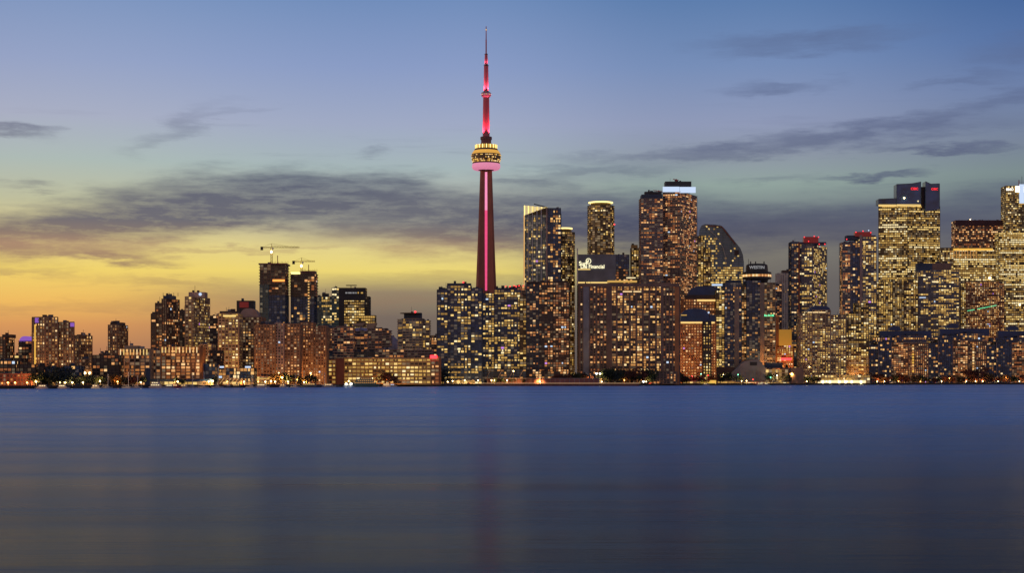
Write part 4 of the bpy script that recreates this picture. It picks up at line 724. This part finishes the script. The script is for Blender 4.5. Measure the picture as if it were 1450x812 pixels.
B_('shed', 'low flat quay building lit by one yellow strip before the brick estate', 30, [g(362, 385, 534, d=14, p=.3, wall='redbrown')], 'shop', 'shed', extra=lambda B: strip(B, 363, 384, 536, 537.4, YE[1], 'light_strip', -2))
B_('office_block', 'dark podium with slanted steel braces under the second blue tower', 40, [g(654, 745, 524, d=20, dy=2, p=.22, wall='black')], 'blue', extra=lambda B: [(lambda q: (q.bar((wx(x, B['Y'] - 1), B['Y'] - 1, wz(538, B['Y'])), (wx(x + 7, B['Y'] - 1), B['Y'] - 1, wz(524, B['Y'])), .7, WALL['mauve']), q.build('brace', B['root'])))(MB(B['o'])) for x in (656, 672, 688, 704, 720, 734)])
B_('shop_row', 'brightly lit shops at the foot of the first blue tower', 25, [g(631, 672, 539.5, d=10, p=.9)], 'shop', 'shop row')
B_('office_block', 'dark brown podium block below the gridded brown tower', 38, [g(745, 806, 527, d=16, p=.3)], 'dark')
def fx_gable(B):
    Y = B['Y']; q = MB(B['o']); pts = [(1036, 547), (1036, 528), (1053, 513), (1074, 509), (1084, 521), (1084, 547)]
    q.xprof([(wx(x, Y), wz(y, Y)) for x, y in pts], Y, Y + 26, WALL['grey']); w = q.build('gabled_wall', B['root']); q = MB(B['o'])
    for (xa, ya), (xb, yb) in zip(pts[1:], pts[2:-1]): q.bar((wx(xa, Y), Y + 12, wz(ya, Y) + .6), (wx(xb, Y), Y + 12, wz(yb, Y) + .6), 1.4, WALL['tan'])
    q.build('coping', w); strip(B, 1062, 1072, 513, 518, WALL['black'], 'louvre', -.3, .5)
    for i in range(8): strip(B, 1040 + i * 5.2, 1040.5 + i * 5.2, 526, 545, WALL['tan'], 'pilaster', -.35, .5)
B_('theatre', 'gabled grey theatre with a pitched parapet on the quay', 45, [g(1014, 1040, 520, d=20, st='plain', wall='dkbrown', dy=4, name='side_wing'), g(1084, 1116, 524, d=24, st='shop', dy=2, p=.25), g(1084, 1108, 514, base=522, d=14, dy=14, st='plain', wall='slate', name='roof_box'), g(1108, 1138, 521, d=20, dy=6, st='plain', wall='brown', name='side_wing')], 'shop', 'theatre', extra=fx_gable)
B_('market_hall', 'long two storey glass pavilion blazing white behind low hedges', 26, [g(1150, 1232, 532, d=16, p=.97)], 'shop', 'pavilion', extra=lambda B: (strip(B, 1158, 1226, 539, 543, YE[3], 'lit_arcade', -3, .4), [strip(B, x, x + 2.5, 539.5, 543.5, WARMX, 'shop_front_lamp', -3.6, .3) for x in (1164, 1174, 1187, 1196, 1205, 1218)]))
def fx_dome(B):
    Y = B['Y'] - 1; c = (wx(1000.5, Y), Y + 5); q = MB(B['o']); z = wz(538.5, Y); r = 3.2
    q.lathe([(r * math.cos(R(a)), z + r * 1.1 * math.sin(R(a))) for a in range(0, 86, 12)], YE[2], c, 16); q.bar((c[0], c[1], z + 3), (c[0], c[1], z + 5.5), .3, YE[1]); q.build('dome', B['root'])
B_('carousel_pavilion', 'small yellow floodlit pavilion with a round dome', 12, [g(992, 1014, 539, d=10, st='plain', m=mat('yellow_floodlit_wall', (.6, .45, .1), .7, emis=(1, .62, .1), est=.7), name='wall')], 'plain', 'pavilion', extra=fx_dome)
B_('shop_row', 'low row of lit kiosks left of the yellow domed pavilion', 12, [g(967, 991, 541, d=8, p=.95)], 'shop', 'shop row')
B_('shop_row', 'low row of lit kiosks right of the yellow domed pavilion', 12, [g(1016, 1040, 541, d=8, p=.95), g(1040, 1118, 542, d=8, p=.8)], 'shop', 'shop row')
B_('ticket_office', 'low lit ticket building under the twin floodlights of the wide hotel', 14, [g(836, 852, 537, d=9, p=.5)], 'shop', 'ticket office')
finish_windows()

# ------------------------------------------------------------------ along the quay: trees, lamps, boats, cars
LAND = [(0, 45, 'the orange quayside shed'), (45, 110, 'the dark blue low office'), (110, 135, 'the amber floodlit midrise'), (135, 168, 'the plain brown midrise'), (168, 205, 'the pale ribbed midrise'), (205, 250, 'the teal roofed shed'),
        (250, 305, 'the dark blue cubic block'), (305, 342, 'the curved market hall'), (342, 362, 'the black grid lamp block'), (362, 442, 'the red brick estate'), (442, 490, 'the stair tower end of the long warehouse'), (490, 560, 'the middle of the long warehouse'), (560, 620, 'the red sign end of the long warehouse'),
        (620, 683, 'the first blue tower'), (683, 745, 'the braced podium'), (745, 820, 'the gridded brown tower'), (820, 862, 'the pale pier of the wide hotel'), (862, 962, 'the wide brown hotel'), (962, 1014, 'the orange blue roofed block'), (1014, 1040, 'the slate tower'), (1040, 1088, 'the gabled theatre'),
        (1088, 1140, 'the ochre lit box'), (1140, 1232, 'the blazing glass pavilion'), (1232, 1264, 'the blue front of the first terrace block'), (1264, 1316, 'the brick wing of the first terrace block'), (1316, 1350, 'the blue front of the middle terrace block'), (1350, 1398, 'the brick wing of the middle terrace block'), (1398, 1460, 'the terrace block at the right edge')]
def land(px):
    for k, (a, b, s) in enumerate(LAND):
        if a <= px < b: return k, s
    return 0, LAND[0][2]
ORD = ['first', 'second', 'third', 'fourth', 'fifth', 'sixth', 'seventh', 'eighth', 'ninth', 'tenth', 'eleventh', 'twelfth', 'thirteenth', 'fourteenth']
def labels(items, what):       # items: list of (px, adjective); -> one label each, told apart by what it stands before and its turn there
    n = {}; out = {}
    for px, adj in sorted(items):
        k, s = land(px); n.setdefault(k, []).append((px, adj))
    for k, l in n.items():
        for i, (px, adj) in enumerate(l):
            s = LAND[k][2]
            s = s.replace('the ', ''); out[px] = f'{adj} before {s}' if len(l) == 1 else f'{adj}, {ORD[i]} from left before {s}'
    return out
GL_ = [mat('leaf_dark_green', (.030, .045, .016), .8, vary=.5, nscale=.6), mat('leaf_red_brown', (.11, .030, .014), .8, vary=.5, nscale=.6), mat('leaf_ochre', (.14, .075, .018), .8, vary=.5, nscale=.6), mat('leaf_blue_green', (.018, .032, .026), .8, vary=.5, nscale=.6)]
bark = mat('bark', (.06, .04, .028), .9)
def crown_mesh(seed, m, conif=False):
    rs = random.Random(seed); b = MB(); lumps = [(rs.uniform(-.55, .55), rs.uniform(-.5, .5), rs.uniform(.35, .85), rs.uniform(.28, .46)) for _ in range(9)]
    for i in range(420):
        if conif: z = rs.random(); r = (1 - z) * .5 * rs.random() ** .4; a = rs.uniform(0, 6.3); p = (r * math.cos(a), r * math.sin(a), .1 + .9 * z)
        else:
            lx, ly, lz, lr = rs.choice(lumps); d = Vector((rs.gauss(0, 1), rs.gauss(0, 1), rs.gauss(0, 1))).normalized() * lr * rs.random() ** .35; p = (lx + d.x, ly + d.y, lz + d.z * .8)
        s = rs.uniform(.045, .095); u = Vector((rs.gauss(0, 1), rs.gauss(0, 1), rs.gauss(0, 1))).normalized(); v = u.cross(Vector((rs.gauss(0, 1), rs.gauss(0, 1), rs.gauss(0, 1)))).normalized()
        P_ = Vector(p); b.add([tuple(P_ + u * s), tuple(P_ + v * s), tuple(P_ - u * s), tuple(P_ - v * s * .8)], [[0, 1, 2, 3]], m)
    o = b.build('crown'); me = o.data; bpy.data.objects.remove(o); return me
def trunk_mesh(seed):
    rs = random.Random(seed); b = MB(); b.bar((0, 0, -.1), (0, 0, .45), .09, bark); b.bar((0, 0, .4), (0, 0, .85), .05, bark)
    for k in range(5): a = k * 1.3 + rs.random(); b.bar((0, 0, .3 + k * .06), (.38 * math.cos(a), .38 * math.sin(a), .6 + k * .07), .035, bark)
    o = b.build('trunk'); me = o.data; bpy.data.objects.remove(o); return me
CROWN = [[crown_mesh(10 * k + j, GL_[k]) for j in range(3)] for k in range(4)]; CONE = crown_mesh(99, GL_[3], True); TRUNK = [trunk_mesh(j) for j in range(3)]
rt = random.Random(21); trees = []
for a, b_, n_, kinds, h0, h1 in [(46, 68, 3, (0,), 8, 13), (68, 84, 3, (3,), 15, 20), (84, 131, 7, (0, 3), 9, 14), (131, 168, 5, (0, 0, 2), 7, 11), (168, 205, 7, (0, 1), 8, 13), (246, 262, 2, (0,), 6, 8), (300, 312, 1, (0,), 7, 9), (384, 442, 8, (0, 2, 2), 8, 13),
                                 (540, 572, 4, (1, 0), 12, 17), (574, 600, 3, (0, 3), 18, 23), (603, 630, 3, (0, 3), 17, 21), (690, 745, 4, (0,), 7, 9), (790, 830, 5, (1, 0), 14, 18), (850, 880, 4, (0, 3), 17, 22), (880, 962, 11, (0, 1, 0), 15, 22), (962, 1014, 7, (0, 1), 9, 14), (1014, 1050, 3, (0,), 12, 17),
                                 (1088, 1112, 2, (0,), 12, 17), (1138, 1162, 3, (1, 0), 10, 15), (1216, 1232, 3, (1, 0), 11, 15), (1236, 1450, 27, (1, 1, 0, 2), 10, 17)]:
    for i in range(n_): trees.append((round(a + (b_ - a) * (i + rt.uniform(.2, .8)) / n_, 2), rt.choice(kinds), rt.uniform(h0, h1)))
trees += [(1114.0, 4, 26.), (1382.0, 1, 27.)]
ADJ = ['dark green', 'red brown autumn', 'ochre autumn', 'deep blue green', 'tall dark conical']
lab = labels([(p, ADJ[k] + ' tree') for p, k, h in trees], 'on the quay')
for px, k, h in trees:
    Y = shore(px) + rt.uniform(9, 20); name = 'conifer_tree' if k == 4 else 'shore_tree'
    r = empty(name, (wx(px, Y), Y, GZ), lab[px], 'tree', 'trees along the quay'); s = h * .78
    c = bpy.data.objects.new('crown', CONE if k == 4 else CROWN[k][rt.randrange(3)]); COL.objects.link(c); c.parent = r; c.scale = (s * rt.uniform(.85, 1.2), s, h if k == 4 else h * .9); c.rotation_euler.z = rt.uniform(0, 6)
    t_ = bpy.data.objects.new('trunk', TRUNK[rt.randrange(3)]); COL.objects.link(t_); t_.parent = r; t_.scale = (s * .8, s * .8, h)
# street lamps, each with its own light
def lamp_mesh(m, big):
    out = []
    b = MB(); b.lathe([(.22, 0), (.12, 1), (.09, 8)], WALL['steel'], n=6); b.bar((0, 0, 7.9), (0, -1.4, 8.2), .12, WALL['steel']); o = b.build('pole'); out.append(o.data); bpy.data.objects.remove(o)
    b = MB(); r = 1.1 if big else .75; b.lathe([(.1, 8.1 - r), (r * .8, 8.1 - r * .5), (r, 8.1), (r * .7, 8.1 + r * .6), (.1, 8.1 + r * .8)], m, (0, -1.5), 8); o = b.build('lamp_head'); out.append(o.data); bpy.data.objects.remove(o); return out
LM = {'w': lamp_mesh(WARMX, 0), 'W': lamp_mesh(WHITEX, 1), 'o': lamp_mesh(em('orange_lamp_glow', (1, .42, .1), 7.), 0), 'g': lamp_mesh(GREENX, 0), 'r': lamp_mesh(em('red_signal_glow', (1, .03, .03), 6.), 0)}
LC = {'w': ((1, .55, .18), 1.7e4), 'W': ((1, .72, .30), 1.8e4), 'o': ((1, .36, .08), 1.3e4), 'g': ((.2, 1, .5), 2.5e3), 'r': ((1, .05, .03), 4e3)}
LA = {'w': 'warm lit street lamp', 'W': 'dazzling white floodlight', 'o': 'orange lit street lamp', 'g': 'green glowing lamp', 'r': 'red glowing lamp'}
rl = random.Random(3); lamps = [(12, 'o', 543), (22, 'o', 543), (39, 'o', 543), (52, 'w', 541), (86, 'w', 543), (93, 'w', 543), (103, 'w', 543), (118, 'w', 543), (142, 'w', 540), (167, 'o', 541), (200, 'w', 542), (252, 'w', 541), (296, 'w', 541), (302, 'w', 540), (322, 'o', 541), (346, 'w', 541), (366, 'o', 541), (376, 'w', 541), (384, 'w', 540),
     (390, 'w', 541), (400, 'w', 535), (408, 'w', 541), (421, 'o', 538), (431, 'w', 543), (494, 'w', 540), (527, 'w', 536), (530, 'o', 542), (550, 'o', 539), (561, 'o', 540), (594, 'w', 539), (612, 'o', 541), (634, 'w', 542), (641, 'w', 540), (658, 'w', 539), (677, 'w', 539), (696, 'w', 539), (700, 'w', 539), (718, 'w', 539), (727, 'w', 526), (764, 'w', 541), (774, 'o', 540), (789, 'w', 541),
     (829, 'w', 541), (838, 'w', 540), (844.5, 'W', 529.5), (849.5, 'W', 529.5), (852, 'w', 542), (884, 'o', 539), (911, 'W', 541), (915, 'w', 541), (934, 'W', 541), (942, 'W', 541), (947, 'w', 542), (980, 'r', 533), (992.6, 'g', 530), (1002, 'r', 532), (1024, 'w', 531), (1045, 'g', 531), (1050, 'w', 540), (1057, 'w', 540), (1066, 'r', 538), (1091, 'g', 535),
     (1100, 'w', 532), (1121, 'w', 530), (1131, 'w', 532), (1142, 'w', 541), (1146, 'w', 520), (1170, 'w', 541), (1199, 'w', 541), (1212, 'w', 542), (1242, 'w', 542), (1252, 'w', 541), (1272, 'o', 542), (1303, 'o', 542), (1333, 'w', 542), (1344, 'o', 536), (1368, 'w', 541), (1381, 'w', 541), (1391, 'w', 541), (1413, 'w', 541), (1424, 'o', 535), (1443, 'w', 541)]
lab = labels([(p, LA[k]) for p, k, y in lamps], 'on the quay')
for px, k, py in lamps:
    Y = shore(px) + rl.uniform(5, 9); hz_ = wz(py, Y) - GZ; s = max(.35, hz_ / 8.1)
    r = empty('street_lamp', (wx(px, Y), Y, GZ), lab[px], 'street lamp', 'lamps along the quay')
    for nm, me in zip(('pole', 'lamp_head'), LM[k]):
        o = bpy.data.objects.new(nm, me); COL.objects.link(o); o.parent = r
        if nm == 'pole': o.scale = (1, 1, s)
        else: o.location.z = 8.1 * s - 8.1
    l = bpy.data.lights.new('lamp_light', 'SPOT'); l.color, l.energy = LC[k]; l.shadow_soft_size = .6; l.spot_size = R(150); l.spot_blend = .5; o = bpy.data.objects.new('lamp_light', l); COL.objects.link(o); o.parent = r; o.location = (0, -2.6, max(3, 8.1 * s)); o.rotation_euler = (R(72), 0, 0)      # spot aimed inland at the walls, keeping streaks off the lake
# unseen tall lamps added behind the quay, turned on the walls as warm fill
STREET = [(60, 190, 'a street behind the dark blue low office'), (140, 130, 'the street behind the plain brown midrise'), (240, 150, 'the street behind the orange fin midrise'), (330, 150, 'the street behind the black lamp grid block'), (395, 92, 'the yard in front of the brick estate'), (440, 100, 'the yard beside the brick estate'),
          (480, 172, 'the court of the stepped condominiums'), (580, 230, 'the court of the disc roofed tower'), (740, 215, 'the street at the foot of the slanted crown tower'), (812, 230, 'the lane between gridded tower and wide hotel'), (960, 95, 'the lane by the orange blue roofed block'), (1030, 118, 'the lane before the slate tower'), (1075, 128, 'the forecourt of the round restaurant hotel'),
          (1110, 185, 'the street before the ochre lit box'), (1165, 70, 'the street before the rounded blue roof condominium'), (1215, 85, 'the street before the green gold tower'), (1270, 150, 'the street behind the first terrace block'), (1330, 195, 'the street behind the middle terrace block'), (1390, 205, 'the street before the copper framed midrise'), (1435, 180, 'the street behind the right edge terrace block')]
for px, off, s in STREET:
    Y = shore(px) + off - 12; r = empty('street_lamp', (wx(px, Y), Y, GZ), 'added tall street lamp in ' + s, 'street lamp', 'added street lamps behind the quay')
    for nm, me in zip(('pole', 'lamp_head'), LM['w']):
        o = bpy.data.objects.new(nm, me); COL.objects.link(o); o.parent = r; o.scale = (1, 1, 1.5)
    l = bpy.data.lights.new('lamp_light', 'SPOT'); l.spot_size = R(155); l.spot_blend = .5; l.color = (1, .42, .12); l.energy = {395: 2.8e4, 440: 3e4, 60: 5e4, 330: 5e4}.get(px, 1.1e5); l.shadow_soft_size = 1.5; o = bpy.data.objects.new('lamp_light', l); COL.objects.link(o); o.parent = r; o.location = (0, -2, 11); o.rotation_euler = (R(94), 0, 0)

# boats
HU = mat('white_hull', (.30, .30, .31), .35, vary=.1); HD = mat('dark_hull', (.03, .035, .05), .35); HG = mat('green_hull', (.10, .16, .12), .4)
def hull(b, L_, W_, h, m):
    pts = [(-L_ / 2, -W_ / 2), (L_ * .28, -W_ / 2), (L_ / 2, 0), (L_ * .28, W_ / 2), (-L_ / 2, W_ / 2)]; low = [(x * .92, y * .75) for x, y in pts]; b.prism(low, -.4, h, m, pts)
def motor(px, dy, L_, label, lit=AM[3], kind='motor_boat', hm=None, flip=1, decks=1, row=True):
    Y = shore(px) - dy; r = empty(kind, (wx(px, Y), Y, 0), label, 'boat', 'boats moored at the quay'); r.scale = (flip, 1, 1); W_ = L_ * .26
    b = MB(); hull(b, L_, W_, L_ * .075 + .5, hm or HU); b.build('hull', r); z = L_ * .075 + .5
    for k in range(decks):
        a, c = -L_ * (.40 - .05 * k), L_ * (.24 - .09 * k); b = MB(); hd = 2.1 + .2 * (L_ > 30); b.prism([(a, -W_ * .4), (c, -W_ * .4), (c, W_ * .4), (a, W_ * .4)], z + .01, z + hd, HU if hm is None else hm, [(a + .3, -W_ * .38), (c - .9, -W_ * .38), (c - .9, W_ * .38), (a + .3, W_ * .38)]); cb = b.build('cabin', r)
        n_ = max(2, int((c - a) / 2.2)); b = MB()
        for i in range(n_): x = a + .8 + (c - a - 2) * i / n_; b.box(x, x + 1.3, -W_ * .4 - .12, -W_ * .4 + .1, z + .8, z + 1.6, lit)
        b.build('cabin_windows', cb, 'stuff'); z += hd
    b = MB(); b.bar((0, 0, z), (0, 0, z + 3), .18, WALL['steel']); b.bar((-.8, 0, z + 2), (.8, 0, z + 2), .12, WALL['steel']); b.build('mast', r); return r
def sail(px, dy, L_, mh, label, hm=None):
    Y = shore(px) - dy; r = empty('sailing_boat', (wx(px, Y), Y, 0), label, 'boat', 'boats moored at the quay')
    b = MB(); hull(b, L_, L_ * .28, 1.3, hm or HU); b.build('hull', r); b = MB(); b.prism([(-2, -1), (2.2, -1), (2.2, 1), (-2, 1)], 1.31, 2.0, HU, [(-1.8, -.8), (1.5, -.8), (1.5, .8), (-1.8, .8)]); b.build('cabin', r)
    b = MB(); b.bar((.6, 0, 1.2), (.6, 0, mh), .28, WALL['white']); b.build('mast', r); b = MB(); b.bar((.6, 0, 2.8), (-L_ * .42, 0, 2.7), .3, WALL['white']); b.build('boom', r)
    b = MB(); b.bar((.6, 0, mh), (L_ * .48, 0, 1.4), .07, WALL['steel']); b.bar((.6, 0, mh), (-L_ * .48, 0, 1.4), .07, WALL['steel']); b.build('rigging', r)
motor(58, 8, 12, 'small white motor boat moored before the dark trees at the far left', flip=-1)
motor(90, 9, 11, 'small white motor boat with a pale lit cabin left of the silo trees', YE[3])
motor(137, 9, 10, 'small white motor boat before the plain brown midrise')
sail(152, 8, 10, 13, 'white sailing boat with a bare mast before the plain brown midrise'); sail(181, 8, 11, 15, 'white sailing boat with a bare mast left of the silo'); sail(194, 9, 10, 12, 'shorter masted white sailing boat nearest the silo')
motor(223, 14, 16, 'bright white tour boat in front of the teal roofed shed', WHITEX if False else YE[3], 'tour_boat', decks=2); motor(238, 10, 11, 'white cabin cruiser astern of the bright tour boat', YE[3], flip=-1)
motor(249, 12, 12, 'red hulled fire boat with lit deck right of the teal roofed shed', AM[3], 'fire_boat', WALL['rust']); motor(262, 9, 10, 'small white motor boat before the blue roofed shed', AM[2])
sail(272, 9, 11, 14, 'white sailing boat before the blue roofed shed'); sail(288, 9, 10, 16, 'tall masted white sailing boat right of the blue roofed shed')
sail(308, 9, 12, 19, 'tallest masted sailing boat left of the market hall'); sail(324, 8, 10, 15, 'white sailing boat moored before the market hall', HD)
motor(337, 10, 13, 'dark hulled motor boat at the right end of the market hall', AM[2], hm=HD); sail(356, 9, 11, 14, 'white sailing boat between market hall and brick estate')
motor(372, 10, 14, 'white cabin cruiser moored at the left end of the brick estate', AM[3]); motor(402, 9, 10, 'small white motor boat below the middle of the brick estate', AM[2]); sail(418, 9, 10, 13, 'white sailing boat below the right part of the brick estate')
motor(441, 14, 22, 'long grey blue ferry at the left end of the long warehouse', AM[2], 'ferry', WALL['slate'], decks=1); motor(467, 11, 14, 'white charter boat with orange lit rail before the warehouse', OR[3], decks=1); sail(459, 8, 10, 15, 'white sailing boat behind the orange railed charter boat')
motor(512, 22, 38, 'large grey green passenger ferry moored before the long warehouse', AM[1], 'ferry', HG, flip=-1, decks=3); 
f = motor(494, 20, 13, 'small white work boat carrying two blazing deck lights', YE[3], 'work_boat'); b = MB(); [b.lathe([(.2, 2.4), (1.0, 2.9), (1.0, 3.7), (.2, 4.2)], WHITEX, (x, -2.2), 8) for x in (-2.6,)]; b.build('deck_lamp', f); b = MB(); b.lathe([(.2, 2.4), (1.0, 2.9), (1.0, 3.7), (.2, 4.2)], WHITEX, (2.6, -2.2), 8); b.build('deck_lamp', f)
motor(549, 12, 13, 'white motor boat before the red brown autumn trees', AM[3]); motor(557, 10, 9, 'smallest white motor boat beside the autumn trees', SIGNB)
motor(1000, 9, 10, 'small white motor boat below the yellow domed pavilion', YE[2]); motor(1078, 9, 13, 'low white motor boat below the gabled theatre', YE[3]); motor(1086, 8, 9, 'smaller white motor boat right of the one below the theatre', YE[3])
# made-up breakwater standing in for the light trail of a passing boat
def pier():
    px0, px1 = 668, 905; Yq = shore(800) - 55; o = (wx(787, Yq), Yq, 0); r = empty('light_trail_wall', o, 'long low red brown breakwater with a glowing rail in place of boat light trails', 'light_trail_wall'); b = MB(o)
    b.box(wx(px0, Yq), wx(px1, Yq), Yq, Yq + 5, -1, 2.2, mat('light_trail_brown', (.16, .06, .04), .8, vary=.4, nscale=.4)); b.build('wall', r); b = MB(o)
    b.box(wx(px0 + 3, Yq), wx(px1, Yq), Yq + .4, Yq + .55, 3.3, 3.6, em('light_trail_glow', (1, .58, .30), .9)); b.build('light_trail_rail', r); b = MB(o)
    for i in range(58): x = wx(px0 + 3 + (px1 - px0 - 5) * i / 57, Yq); b.box(x - .08, x + .08, Yq + .4, Yq + .5, 2.2, 3.3, WALL['steel'])
    b.build('rail_grille', r); Y2 = shore(770) + 4; o = (wx(770, Y2), Y2, GZ); r = empty('covered_terminal', o, 'long low mauve roofed boat terminal behind the breakwater', 'boat terminal'); b = MB(o)
    a, c = wx(688, Y2), wx(850, Y2); b.box(a, c, Y2 - 1, Y2 + 11, wz(536.8, Y2), wz(536.0, Y2), WALL['mauve']); b.build('roof', r); b = MB(o); b.box(a + 1, c - 1, Y2 + 1, Y2 + 9, GZ - .2, wz(536.9, Y2), mat('terminal_wall', (.34, .13, .09), .8, vary=.2)); b.build('wall', r)
    b = MB(o)
    for i in range(24): x = a + 2 + (c - a - 4) * i / 23; b.box(x - .2, x + .2, Y2 - .7, Y2 - .3, GZ, wz(536.8, Y2), WALL['steel'])
    b.build('colonnade', r)
pier()
# parked cars and vans under the lamps
car_cols = [('white', WALL['white']), ('silver', WALL['steel']), ('black', WALL['black']), ('dark red', WALL['rust']), ('dark blue', WALL['blue'])]
def car(px, k, label):
    Y = shore(px) + 3.2; r = empty('parked_car', (wx(px, Y), Y, GZ + .02), label, 'car', 'cars parked along the quay'); m = car_cols[k][1]
    b = MB(); b.xprof([(-2.2, .3), (2.2, .3), (2.25, .8), (1.5, .95), (-2.1, .98)][::1], -.85, .85, m); b.build('body', r); b = MB(); b.xprof([(-1.6, .97), (1.1, .95), (.5, 1.45), (-1.1, 1.47)], -.75, .75, GL_CAR); b.build('cabin', r)
    for x in (-1.4, 1.4):
        for y in (-.8, .8): b = MB(); n_ = 10; b.add([(x + .33 * math.cos(2 * math.pi * i / n_), y + s, .33 + .33 * math.sin(2 * math.pi * i / n_)) for s in (-.12, .12) for i in range(n_)], [[i, (i + 1) % n_, n_ + (i + 1) % n_, n_ + i] for i in range(n_)] + [list(range(n_))[::-1], list(range(n_, 2 * n_))], WALL['black']); b.build('wheel', r)
    b = MB(); b.box(2.22, 2.3, -.75, -.4, .6, .78, YE[3]); b.build('headlight', r); b = MB(); b.box(-2.28, -2.2, -.75, -.4, .7, .85, RE); b.build('tail_light', r)
GL_CAR = mat('car_glass', (.02, .02, .025), .1)
cars = [(635, 0), (646, 2), (652, 1), (664, 3), (902, 1), (921, 3), (927, 0), (952, 2), (1072, 0), (1096, 1), (1104, 2), (1128, 0), (1136, 3), (1236, 2), (1262, 0), (1284, 1), (1296, 4), (1326, 0), (1356, 2), (1402, 1), (1432, 0)]
lab = labels([(p, car_cols[k][0]) for p, k in cars], 'car parked on the quay')
for px, k in cars: car(px, k, lab[px])
